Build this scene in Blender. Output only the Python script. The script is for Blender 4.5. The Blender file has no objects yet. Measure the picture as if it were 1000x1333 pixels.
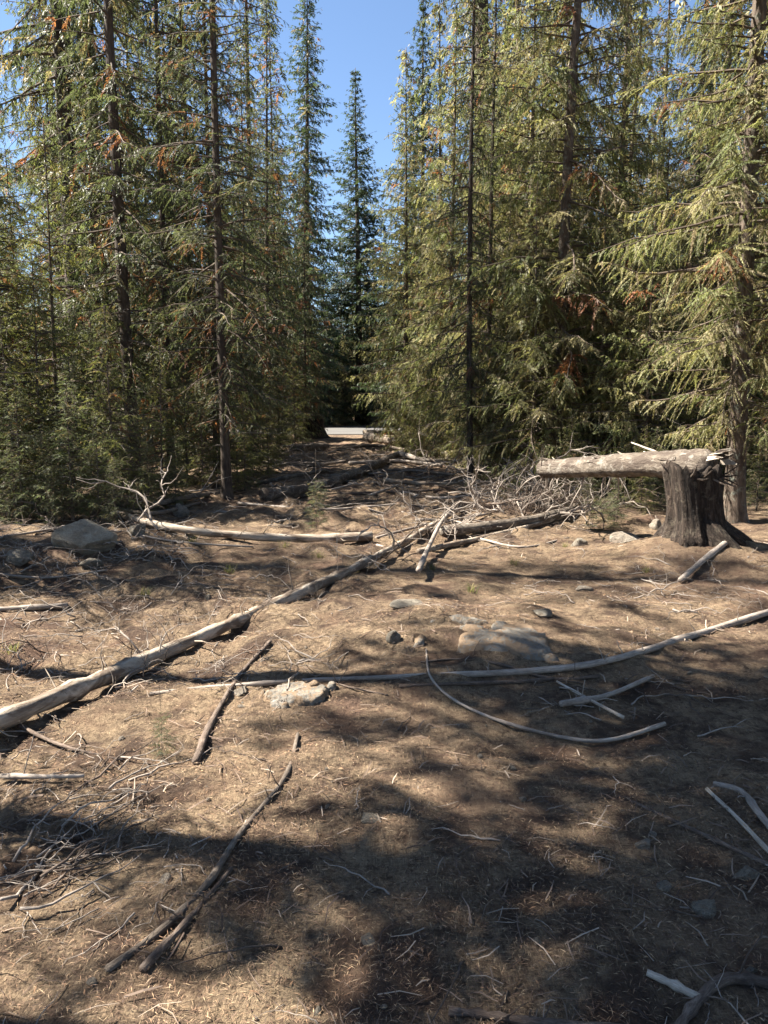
import bpy, bmesh, math, random
import numpy as np
from mathutils import Vector, Matrix, Quaternion

# ------------------------------------------------------------------ camera, sky, sun, exposure
scene = bpy.context.scene
F_PX, W_PX, H_PX = 1001.0, 1000.0, 1333.0
CAM_Z, PITCH = 1.62, math.radians(8.3)
cam_d = bpy.data.cameras.new('camera')
cam = bpy.data.objects.new('camera', cam_d)
scene.collection.objects.link(cam)
cam.location = (0, 0, CAM_Z)
cam.rotation_euler = (math.radians(90) - PITCH, 0, 0)
cam_d.sensor_fit = 'VERTICAL'
cam_d.sensor_height = 36.0
cam_d.lens = 36.0 * F_PX / H_PX
cam_d.clip_start, cam_d.clip_end = 0.05, 3000
scene.camera = cam

SUN_AZ, SUN_EL = math.radians(80), math.radians(50)      # left of straight ahead, height
SUN = Vector((-math.sin(SUN_AZ) * math.cos(SUN_EL), math.cos(SUN_AZ) * math.cos(SUN_EL), math.sin(SUN_EL)))
world = bpy.data.worlds.new('World')
scene.world = world
world.use_nodes = True
wn = world.node_tree
bg = wn.nodes['Background']
sky = wn.nodes.new('ShaderNodeTexSky')
sky.sky_type = 'NISHITA'
sky.sun_disc = False
sky.sun_elevation = SUN_EL
sky.sun_rotation = -SUN_AZ
sky.altitude = 700
sky.air_density, sky.dust_density, sky.ozone_density = 1.0, 0.2, 3.0
wn.links.new(sky.outputs[0], bg.inputs[0])
bg.inputs[1].default_value = 0.043
sl = bpy.data.lights.new('sun', 'SUN')
sl.energy, sl.angle, sl.color = 5.0, math.radians(0.53), (1.0, 0.93, 0.82)
sun = bpy.data.objects.new('sun', sl)
scene.collection.objects.link(sun)
sun.rotation_euler = SUN.to_track_quat('Z', 'Y').to_euler()
sun.location = (-30, 30, 40)
vs = scene.view_settings
vs.view_transform, vs.look, vs.gamma, vs.exposure = 'Standard', 'None', 1.0, 2.4
vs.use_curve_mapping = False
scene.cycles.use_denoising = True
scene.cycles.max_bounces = 6
scene.cycles.diffuse_bounces = 3
scene.cycles.transmission_bounces = 4
scene.cycles.use_fast_gi = False

COL = scene.collection
rng = np.random.default_rng(11)
random.seed(11)

# ------------------------------------------------------------------ noise and terrain height
_perm = np.random.default_rng(3).random((256, 256))
def vnoise(x, y):
    x = np.asarray(x, float); y = np.asarray(y, float)
    xi = np.floor(x).astype(int); yi = np.floor(y).astype(int)
    u = x - xi; v = y - yi
    u = u*u*u*(u*(u*6-15)+10); v = v*v*v*(v*(v*6-15)+10)
    a = _perm[xi & 255, yi & 255]; b = _perm[(xi+1) & 255, yi & 255]
    c = _perm[xi & 255, (yi+1) & 255]; d = _perm[(xi+1) & 255, (yi+1) & 255]
    return (a*(1-u)+b*u)*(1-v)+(c*(1-u)+d*u)*v*1.0 - 0.5
def sstep(a, b, x):
    t = np.clip((x-a)/(b-a), 0, 1); return t*t*(3-2*t)
def gauss(x, y, cx, cy, sx, sy):
    return np.exp(-((x-cx)/sx)**2-((y-cy)/sy)**2)
ROAD_Y0, ROAD_Y1 = 35.5, 45.0
def road_mid(x):
    return 40.2 + 0.012*np.asarray(x, float)
def height(x, y):
    x = np.asarray(x, float); y = np.asarray(y, float)
    h = 0.30*vnoise(x/9+3.1, y/9+7.7) + 0.12*vnoise(x/3.1+11, y/3.1+5)
    near = 1 - 0.75*np.exp(-(x**2+y**2)/9.0)
    h = h*near
    rf = 0.85+0.9*sstep(0.3, -1.2, x+0.35*(7-y))*sstep(4.0, 5.5, y)+0.5*sstep(9, 12, y)
    h += 0.085*vnoise(x/0.95+1, y/0.95+9) + rf*(0.062*vnoise(x/0.37+21, y/0.37+2) + 0.05*np.maximum(0, vnoise(x/0.23+41, y/0.23+2)) + 0.042*vnoise(x/0.14+31, y/0.14+12))
    h += 0.26*gauss(x, y, 3.45, 8.2, 1.1, 0.9) + 0.13*gauss(x, y, 0.75, 5.4, 1.2, 0.9) + 0.10*gauss(x, y, -3.6, 8.6, 1.2, 1.0)
    h -= 0.07*gauss(x, y, -1.6, 5.0, 1.0, 0.8)
    h += 0.25*sstep(4, 12, np.abs(x))*sstep(6, 12, y)
    far = sstep(30, 36, y)*(1-sstep(44.5, 52, y))
    h = h*(1-far)
    h += 5.0*sstep(55, 140, np.hypot(x, y)) + 2.5*sstep(20, 70, np.abs(x))*sstep(5, 30, y)*(1-far*0.9)
    return h
def pray(px, py):
    xc = (px-500.0)/F_PX; yc = (666.5-py)/F_PX
    c, s = math.cos(PITCH), math.sin(PITCH)
    return np.array([xc, c + yc*s, -s + yc*c])
def gp(px, py, dz=0.0):
    """where the pixel's ray meets the ground (lifted by dz)"""
    d = pray(px, py); o = np.array([0, 0, CAM_Z])
    t, prev = 1.0, 1.0
    while t < 90:
        p = o + d*t
        if p[2] <= float(height(p[0], p[1])) + dz: break
        prev = t; t *= 1.02
    a, b = prev, t
    for _ in range(20):
        m = (a+b)/2; p = o + d*m
        if p[2] <= float(height(p[0], p[1])) + dz: b = m
        else: a = m
    return o + d*b
def at(px, dist):
    """ground point in the direction of pixel column px, dist metres ahead"""
    x = (px-500.0)/F_PX*dist/math.cos(PITCH)*1.0
    return np.array([x, dist, float(height(x, dist))])

# ------------------------------------------------------------------ materials
def mat(name):
    m = bpy.data.materials.new(name); m.use_nodes = True
    nt = m.node_tree
    return m, nt, nt.nodes['Principled BSDF'], nt.nodes['Material Output']
def N(nt, typ, **kw):
    n = nt.nodes.new(typ)
    for k, v in kw.items(): setattr(n, k, v)
    return n
def noise(nt, vec, scale, detail=6, rough=0.6, dist=0.0):
    n = N(nt, 'ShaderNodeTexNoise'); n.inputs['Scale'].default_value = scale
    n.inputs['Detail'].default_value = detail; n.inputs['Roughness'].default_value = rough
    n.inputs['Distortion'].default_value = dist
    if vec is not None: nt.links.new(vec, n.inputs['Vector'])
    return n.outputs['Fac']
def ramp(nt, fac, stops):
    r = N(nt, 'ShaderNodeValToRGB')
    e = r.color_ramp.elements
    while len(e) < len(stops): e.new(0.5)
    for el, (p, c) in zip(e, stops):
        el.position = p; el.color = (c, c, c, 1) if np.isscalar(c) else (*c, 1)
    nt.links.new(fac, r.inputs[0]); return r.outputs[0]
def mix(nt, fac, a, b, typ='MIX'):
    n = N(nt, 'ShaderNodeMix', data_type='RGBA', blend_type=typ)
    for sock, v in ((n.inputs[0], fac), (n.inputs[6], a), (n.inputs[7], b)):
        if hasattr(v, 'links') or hasattr(v, 'is_output'): nt.links.new(v, sock)
        elif np.isscalar(v): sock.default_value = v
        else: sock.default_value = (*v, 1)
    return n.outputs[2]
def mapping(nt, vec, scale):
    m = N(nt, 'ShaderNodeMapping'); m.inputs['Scale'].default_value = scale
    nt.links.new(vec, m.inputs['Vector']); return m.outputs[0]
def bump(nt, bsdf, h, strength, dist):
    b = N(nt, 'ShaderNodeBump'); b.inputs['Strength'].default_value = strength; b.inputs['Distance'].default_value = dist
    nt.links.new(h, b.inputs['Height']); nt.links.new(b.outputs[0], bsdf.inputs['Normal']); return b

def make_ground():
    m, nt, b, out = mat('needle_duff')
    pos = N(nt, 'ShaderNodeNewGeometry').outputs['Position']
    big = noise(nt, pos, 0.9, 5, 0.6, 0.4)
    mid = noise(nt, pos, 6.0, 8, 0.7, 0.3)
    fine = noise(nt, pos, 55, 5, 0.75)
    # crossed needle streaks
    s1 = noise(nt, mapping(nt, pos, (260, 30, 60)), 1.0, 3, 0.6, 0.5)
    s2 = noise(nt, mapping(nt, pos, (28, 240, 60)), 1.0, 3, 0.6, 0.5)
    st = N(nt, 'ShaderNodeMath', operation='MAXIMUM'); nt.links.new(s1, st.inputs[0]); nt.links.new(s2, st.inputs[1])
    c1 = ramp(nt, mid, [(0.30, (0.04, 0.027, 0.02)), (0.46, (0.14, 0.10, 0.068)), (0.56, (0.285, 0.205, 0.13)), (0.72, (0.43, 0.325, 0.21))])
    c2 = ramp(nt, big, [(0.32, (0.12, 0.08, 0.058)), (0.5, (0.27, 0.195, 0.125)), (0.68, (0.39, 0.29, 0.185))])
    c = mix(nt, 0.45, c1, c2)
    c = mix(nt, ramp(nt, st.outputs[0], [(0.52, 0.0), (0.68, 0.75)]), c, (0.48, 0.36, 0.23))
    c = mix(nt, ramp(nt, fine, [(0.30, 0.75), (0.46, 0.0)]), c, (0.035, 0.022, 0.015))
    blot = noise(nt, pos, 2.6, 7, 0.66, 0.5)
    c = mix(nt, ramp(nt, blot, [(0.40, 0.95), (0.52, 0.0)]), c, (0.075, 0.05, 0.037))
    grit_crevices = noise(nt, pos, 20, 9, 0.8, 0.2)
    c = mix(nt, ramp(nt, grit_crevices, [(0.40, 0.8), (0.50, 0.0)]), c, (0.06, 0.038, 0.027))  # shade of small crevices painted dark into the duff colour
    red = noise(nt, pos, 3.3, 6, 0.7)
    c = mix(nt, ramp(nt, red, [(0.50, 0.0), (0.62, 0.45)]), c, (0.17, 0.105, 0.07))
    # reddish and greyish stretches
    pat = noise(nt, pos, 0.45, 3, 0.5)
    c = mix(nt, ramp(nt, pat, [(0.52, 0.0), (0.66, 0.45)]), c, (0.16, 0.10, 0.075))
    nt.links.new(c, b.inputs['Base Color'])
    b.inputs['Roughness'].default_value = 0.95; b.inputs['Specular IOR Level'].default_value = 0.15
    hsum = N(nt, 'ShaderNodeMath', operation='ADD')
    hm = N(nt, 'ShaderNodeMath', operation='MULTIPLY'); hm.inputs[1].default_value = 0.35
    nt.links.new(st.outputs[0], hm.inputs[0]); nt.links.new(hm.outputs[0], hsum.inputs[0]); nt.links.new(mid, hsum.inputs[1])
    h2 = N(nt, 'ShaderNodeMath', operation='ADD')
    fm = N(nt, 'ShaderNodeMath', operation='MULTIPLY'); fm.inputs[1].default_value = 0.7
    nt.links.new(grit_crevices, fm.inputs[0]); nt.links.new(hsum.outputs[0], h2.inputs[0]); nt.links.new(fm.outputs[0], h2.inputs[1])
    bump(nt, b, h2.outputs[0], 1.0, 0.085)
    return m

def make_wood(name, stops, stretch=(9, 9, 1.6), scale=3.0, bstr=0.8, bdist=0.02, lichen=None, rough=0.9, extra=None):
    """bark or bare wood: grain runs along the object's local Z, coordinates stored per object in attribute 'gv'"""
    m, nt, b, out = mat(name)
    at_ = N(nt, 'ShaderNodeAttribute', attribute_name='gv')
    oi = N(nt, 'ShaderNodeObjectInfo')
    add = N(nt, 'ShaderNodeVectorMath', operation='ADD')
    mul = N(nt, 'ShaderNodeMath', operation='MULTIPLY'); mul.inputs[1].default_value = 37.0
    nt.links.new(oi.outputs['Random'], mul.inputs[0])
    nt.links.new(at_.outputs['Vector'], add.inputs[0]); nt.links.new(mul.outputs[0], add.inputs[1])
    v = mapping(nt, add.outputs[0], stretch)
    n1 = noise(nt, v, scale, 8, 0.68, 0.6)
    c = ramp(nt, n1, stops)
    n2 = noise(nt, add.outputs[0], 4.0, 5, 0.6)
    c = mix(nt, ramp(nt, n2, [(0.35, 0.55), (0.6, 0.0)]), c, tuple(x*0.5 for x in stops[0][1]))
    if extra is not None:
        n4 = noise(nt, mapping(nt, add.outputs[0], (1, 1, 0.35)), 7.0, 6, 0.65, 0.8)
        c = mix(nt, ramp(nt, n4, [(0.47, 0.0), (0.55, 0.92)]), c, extra)
    if lichen is not None:
        n3 = noise(nt, add.outputs[0], 9.0, 6, 0.7)
        c = mix(nt, ramp(nt, n3, [(0.54, 0.0), (0.64, 0.8)]), c, lichen)
    nt.links.new(c, b.inputs['Base Color'])
    b.inputs['Roughness'].default_value = rough; b.inputs['Specular IOR Level'].default_value = 0.25
    bump(nt, b, n1, bstr, bdist)
    return m

def make_leaf(name, trans=0.34, gloss=0.35):
    m, nt, b, out = mat(name)
    a = N(nt, 'ShaderNodeAttribute', attribute_name='tint')
    oi = N(nt, 'ShaderNodeObjectInfo')
    hs = N(nt, 'ShaderNodeHueSaturation')
    vr = N(nt, 'ShaderNodeMapRange'); vr.inputs['To Min'].default_value = 0.8; vr.inputs['To Max'].default_value = 1.2
    nt.links.new(oi.outputs['Random'], vr.inputs['Value'])
    nt.links.new(vr.outputs[0], hs.inputs['Value']); nt.links.new(a.outputs['Color'], hs.inputs['Color'])
    nt.links.new(hs.outputs[0], b.inputs['Base Color'])
    b.inputs['Roughness'].default_value = 0.5; b.inputs['Specular IOR Level'].default_value = gloss
    tr = N(nt, 'ShaderNodeBsdfTranslucent')
    nt.links.new(mix(nt, 1.0, hs.outputs[0], (1.2, 1.24, 0.85), 'MULTIPLY'), tr.inputs[0])
    mx = N(nt, 'ShaderNodeMixShader'); mx.inputs[0].default_value = trans
    nt.links.new(b.outputs[0], mx.inputs[1]); nt.links.new(tr.outputs[0], mx.inputs[2])
    nt.links.new(mx.outputs[0], out.inputs[0])
    return m

def make_tint(name, rough=0.9):
    m, nt, b, out = mat(name)
    a = N(nt, 'ShaderNodeAttribute', attribute_name='tint')
    nt.links.new(a.outputs['Color'], b.inputs['Base Color'])
    b.inputs['Roughness'].default_value = rough; b.inputs['Specular IOR Level'].default_value = 0.2
    return m

def make_rock(name, stops, moss=None):
    m, nt, b, out = mat(name)
    tc = N(nt, 'ShaderNodeTexCoord').outputs['Object']
    oi = N(nt, 'ShaderNodeObjectInfo')
    add = N(nt, 'ShaderNodeVectorMath', operation='ADD'); nt.links.new(tc, add.inputs[0])
    mul = N(nt, 'ShaderNodeMath', operation='MULTIPLY'); mul.inputs[1].default_value = 19.0
    nt.links.new(oi.outputs['Random'], mul.inputs[0]); nt.links.new(mul.outputs[0], add.inputs[1])
    v = add.outputs[0]
    n1 = noise(nt, v, 3.0, 10, 0.72, 0.4); n2 = noise(nt, v, 22, 5, 0.75); n3 = noise(nt, v, 1.6, 5, 0.65)
    c = ramp(nt, n1, stops)
    c = mix(nt, ramp(nt, n2, [(0.35, 0.4), (0.5, 0.0)]), c, (0.05, 0.045, 0.04))
    c = mix(nt, ramp(nt, n3, [(0.5, 0.0), (0.68, 0.6)]), c, moss or (0.20, 0.14, 0.09))
    nt.links.new(c, b.inputs['Base Color']); b.inputs['Roughness'].default_value = 0.9; b.inputs['Specular IOR Level'].default_value = 0.25
    bump(nt, b, n1, 1.0, 0.12)
    return m

def make_gravel():
    m, nt, b, out = mat('gravel')
    pos = N(nt, 'ShaderNodeNewGeometry').outputs['Position']
    n1 = noise(nt, pos, 12, 8, 0.75); n2 = noise(nt, pos, 0.6, 4, 0.6)
    c = mix(nt, 0.5, ramp(nt, n1, [(0.3, (0.05, 0.047, 0.044)), (0.7, (0.125, 0.118, 0.108))]), ramp(nt, n2, [(0.3, (0.06, 0.056, 0.05)), (0.7, (0.12, 0.112, 0.10))]))
    nt.links.new(c, b.inputs['Base Color']); b.inputs['Roughness'].default_value = 0.95
    bump(nt, b, n1, 0.6, 0.02); return m

M_GROUND = make_ground()
M_GRAVEL = make_gravel()
M_BARK = make_wood('brown_conifer_bark', [(0.3, (0.045, 0.033, 0.025)), (0.5, (0.11, 0.082, 0.062)), (0.7, (0.20, 0.16, 0.125))], lichen=(0.19, 0.20, 0.16), bdist=0.03)
M_BARKD = make_wood('dark_conifer_bark', [(0.3, (0.03, 0.023, 0.019)), (0.5, (0.075, 0.057, 0.045)), (0.7, (0.14, 0.112, 0.09))], bdist=0.03)
M_LOG = make_wood('weathered_log', [(0.3, (0.16, 0.125, 0.095)), (0.48, (0.32, 0.265, 0.205)), (0.7, (0.47, 0.41, 0.335))], stretch=(7, 7, 1.0), scale=4.0, bstr=0.7, bdist=0.015, extra=(0.11, 0.08, 0.058))
M_LOGB = make_wood('barked_log', [(0.3, (0.06, 0.046, 0.036)), (0.5, (0.145, 0.118, 0.092)), (0.7, (0.25, 0.215, 0.172))], stretch=(7, 7, 2.0), scale=4.0, bdist=0.04, lichen=(0.235, 0.212, 0.18), extra=(0.07, 0.053, 0.042))
M_STICK = make_wood('dead_grey_stick', [(0.3, (0.15, 0.12, 0.10)), (0.5, (0.29, 0.245, 0.205)), (0.7, (0.43, 0.385, 0.33))], stretch=(20, 20, 3), scale=5, bstr=0.5, bdist=0.006)
M_STICKD = make_wood('dead_brown_stick', [(0.3, (0.045, 0.032, 0.026)), (0.5, (0.115, 0.085, 0.066)), (0.7, (0.22, 0.175, 0.14))], stretch=(20, 20, 5), scale=5, bdist=0.008)
M_STICKB = make_wood('dull_brown_stick', [(0.3, (0.07, 0.054, 0.043)), (0.5, (0.16, 0.128, 0.10)), (0.7, (0.27, 0.225, 0.18))], stretch=(20, 20, 5), scale=5, bdist=0.01)
M_STUMP = make_wood('rotten_stump_wood', [(0.3, (0.012, 0.009, 0.007)), (0.5, (0.042, 0.030, 0.023)), (0.7, (0.11, 0.083, 0.063))], stretch=(6, 6, 1.7), scale=4.5, bstr=1.0, bdist=0.06, lichen=(0.10, 0.083, 0.062))
M_SPLINT = make_wood('split_pale_wood', [(0.3, (0.25, 0.20, 0.15)), (0.5, (0.42, 0.36, 0.29)), (0.7, (0.58, 0.52, 0.44))], stretch=(30, 30, 2), scale=4, bstr=0.5, bdist=0.006)
M_TWIG = make_tint('crown_twig_wood')
M_LEAF = make_leaf('conifer_foliage', 0.46, 0.22)
M_LITTER = make_tint('needle_litter')
M_ROCK = make_rock('grey_granite', [(0.3, (0.15, 0.125, 0.10)), (0.5, (0.30, 0.265, 0.21)), (0.72, (0.44, 0.40, 0.33))])
M_ROCKP = make_rock('pale_granite', [(0.3, (0.24, 0.20, 0.15)), (0.5, (0.42, 0.365, 0.28)), (0.72, (0.55, 0.485, 0.385))], (0.16, 0.12, 0.085))
M_ROCKT = make_rock('tan_stone', [(0.3, (0.16, 0.13, 0.10)), (0.5, (0.32, 0.275, 0.22)), (0.72, (0.48, 0.43, 0.36))])

# ------------------------------------------------------------------ helpers
def add_obj(name, me, parent=None, material=None):
    o = bpy.data.objects.new(name, me); COL.objects.link(o)
    if material is not None and not me.materials: me.materials.append(material)
    if parent is not None: o.parent = parent
    return o
def tag(o, label=None, cat=None, group=None, kind=None):
    if label: o['label'] = label
    if cat: o['category'] = cat
    if group: o['group'] = group
    if kind: o['kind'] = kind
    return o
def quads_mesh(name, V, mats, mi=None, tint=None, smooth=False, gv=None):
    """V: (n,4,3) separate quads"""
    n = len(V)
    me = bpy.data.meshes.new(name)
    me.vertices.add(n*4); me.loops.add(n*4); me.polygons.add(n)
    me.vertices.foreach_set('co', np.ascontiguousarray(V, dtype=np.float32).ravel())
    me.loops.foreach_set('vertex_index', np.arange(n*4, dtype=np.int32))
    me.polygons.foreach_set('loop_start', np.arange(0, n*4, 4, dtype=np.int32))
    for m_ in mats: me.materials.append(m_)
    if mi is not None: me.polygons.foreach_set('material_index', np.asarray(mi, dtype=np.int32))
    me.update(calc_edges=True)
    if tint is not None:
        a = me.color_attributes.new('tint', 'FLOAT_COLOR', 'POINT')
        c = np.ones((n, 4, 4), np.float32); c[:, :, :3] = tint[:, None, :]
        a.data.foreach_set('color', c.ravel())
    return me
def indexed_mesh(name, V, Fq, smooth=True, gv=None, material=None):
    me = bpy.data.meshes.new(name)
    me.from_pydata([tuple(v) for v in V], [], [tuple(f) for f in Fq])
    if smooth: me.polygons.foreach_set('use_smooth', np.ones(len(me.polygons), bool))
    if gv is not None:
        a = me.attributes.new('gv', 'FLOAT_VECTOR', 'POINT')
        a.data.foreach_set('vector', np.asarray(gv, np.float32).ravel())
    if material: me.materials.append(material)
    me.update(); return me
def resample(P, n):
    P = np.asarray(P, float)
    if len(P) == 2:
        t = np.linspace(0, 1, n)[:, None]; return P[0]*(1-t)+P[1]*t
    Q = np.vstack([2*P[0]-P[1], P, 2*P[-1]-P[-2]])
    out = []
    seg = len(P)-1
    for s in np.linspace(0, seg-1e-6, n):
        i = int(s); t = s-i
        p0, p1, p2, p3 = Q[i], Q[i+1], Q[i+2], Q[i+3]
        out.append(0.5*((2*p1)+(-p0+p2)*t+(2*p0-5*p1+4*p2-p3)*t*t+(-p0+3*p1-3*p2+p3)*t**3))
    return np.array(out)
def tube_arrays(P, R, sides=8, rough=0.0, seed=0, caps=True):
    P = np.asarray(P, float); n = len(P); R = np.broadcast_to(np.asarray(R, float), (n,))
    r_ = np.random.default_rng(seed)
    T = np.gradient(P, axis=0); T /= np.linalg.norm(T, axis=1)[:, None]+1e-9
    up = np.array([0, 0, 1.0]) if abs(T[0, 2]) < 0.9 else np.array([1.0, 0, 0])
    V, G = [], []
    u = np.cross(up, T[0]); u /= np.linalg.norm(u)
    L = np.concatenate([[0], np.cumsum(np.linalg.norm(np.diff(P, axis=0), axis=1))])
    ang = np.linspace(0, 2*np.pi, sides, endpoint=False)
    prof = 1 + rough*0.6*r_.standard_normal(sides)
    for i in range(n):
        u = u - T[i]*np.dot(u, T[i]); u /= np.linalg.norm(u)
        w = np.cross(T[i], u)
        rr = R[i]*(prof + rough*0.5*r_.standard_normal(sides))
        V.append(P[i]+np.outer(np.cos(ang)*rr, u)+np.outer(np.sin(ang)*rr, w))
        G.append(np.stack([np.cos(ang)*R[i], np.sin(ang)*R[i], np.full(sides, L[i])], 1))
    V = np.vstack(V); G = np.vstack(G)
    Fc = []
    for i in range(n-1):
        a = i*sides; b = a+sides
        for k in range(sides):
            k2 = (k+1) % sides
            Fc.append((a+k, a+k2, b+k2, b+k))
    if caps:
        Fc.append(tuple(range(sides-1, -1, -1))); Fc.append(tuple(range((n-1)*sides, n*sides)))
    return V, Fc, G
def merge(parts):
    V, Fc, G, off = [], [], [], 0
    for v, f, g in parts:
        V.append(v); G.append(g); Fc += [tuple(i+off for i in q) for q in f]; off += len(v)
    return np.vstack(V), Fc, np.vstack(G)

# ------------------------------------------------------------------ ground and road
def build_ground():
    n, a = 540, 2.0
    s = np.linspace(-1, 1, n); b = math.asinh(700/a)
    gx = a*np.sinh(b*s); gy = 4.5 + a*np.sinh(b*s)
    X, Y = np.meshgrid(gx, gy); Z = height(X, Y)
    V = np.stack([X, Y, Z], -1).reshape(-1, 3)
    i = np.arange(n*n).reshape(n, n)
    Q = np.stack([i[:-1, :-1], i[:-1, 1:], i[1:, 1:], i[1:, :-1]], -1).reshape(-1, 4)
    me = bpy.data.meshes.new('forest_floor')
    me.vertices.add(len(V)); me.loops.add(Q.size); me.polygons.add(len(Q))
    me.vertices.foreach_set('co', V.astype(np.float32).ravel())
    me.loops.foreach_set('vertex_index', Q.astype(np.int32).ravel())
    me.polygons.foreach_set('loop_start', np.arange(0, Q.size, 4, dtype=np.int32))
    me.polygons.foreach_set('use_smooth', np.ones(len(Q), bool))
    me.update(calc_edges=True)
    tag(add_obj('forest_floor', me, None, M_GROUND), 'forest floor of tan needle litter and brown duff', None, None, 'structure')
    xs = np.linspace(-70, 70, 90); V, Fc = [], []
    ys = np.linspace(-4.2, 4.2, 12)
    for x in xs:
        for k, y in enumerate(ys):
            wob = 0.35*float(vnoise(x*0.7, 3.0)) if k == 0 else (0.3*float(vnoise(x*0.6, 9.0)) if k == 11 else 0)
            yy = float(road_mid(x))+y+wob
            V.append((x, yy, float(height(x, yy))+0.03+0.03*(1-(y/4.2)**2)))
    for i in range(89):
        for k in range(11): Fc.append((i*12+k, (i+1)*12+k, (i+1)*12+k+1, i*12+k+1))
    tag(add_obj('gravel_road', indexed_mesh('gravel_road', V, Fc), None, M_GRAVEL), 'pale gravel road crossing the far end of the clearing', None, None, 'structure')
build_ground()

# ------------------------------------------------------------------ conifers
def unit(a): return a/(np.linalg.norm(a, axis=-1, keepdims=True)+1e-9)
Z3 = np.array([0, 0, 1.0])
def pal(rows): return np.array(rows, float)
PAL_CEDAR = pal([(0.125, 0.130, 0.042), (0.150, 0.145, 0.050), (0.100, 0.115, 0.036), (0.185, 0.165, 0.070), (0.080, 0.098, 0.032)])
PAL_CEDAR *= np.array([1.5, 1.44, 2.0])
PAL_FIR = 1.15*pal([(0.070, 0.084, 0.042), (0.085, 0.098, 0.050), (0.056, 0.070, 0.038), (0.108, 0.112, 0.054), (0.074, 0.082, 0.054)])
PAL_SPRUCE = pal([(0.040, 0.058, 0.030), (0.050, 0.066, 0.036), (0.034, 0.050, 0.029)])
PAL_YELLOW = pal([(0.15, 0.155, 0.050), (0.18, 0.175, 0.06), (0.115, 0.13, 0.045), (0.13, 0.135, 0.06)])
DEAD = pal([(0.24, 0.092, 0.045), (0.20, 0.10, 0.06), (0.28, 0.12, 0.06)])
STRAW = pal([(0.25, 0.19, 0.105), (0.21, 0.165, 0.09), (0.28, 0.23, 0.135)])

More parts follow.
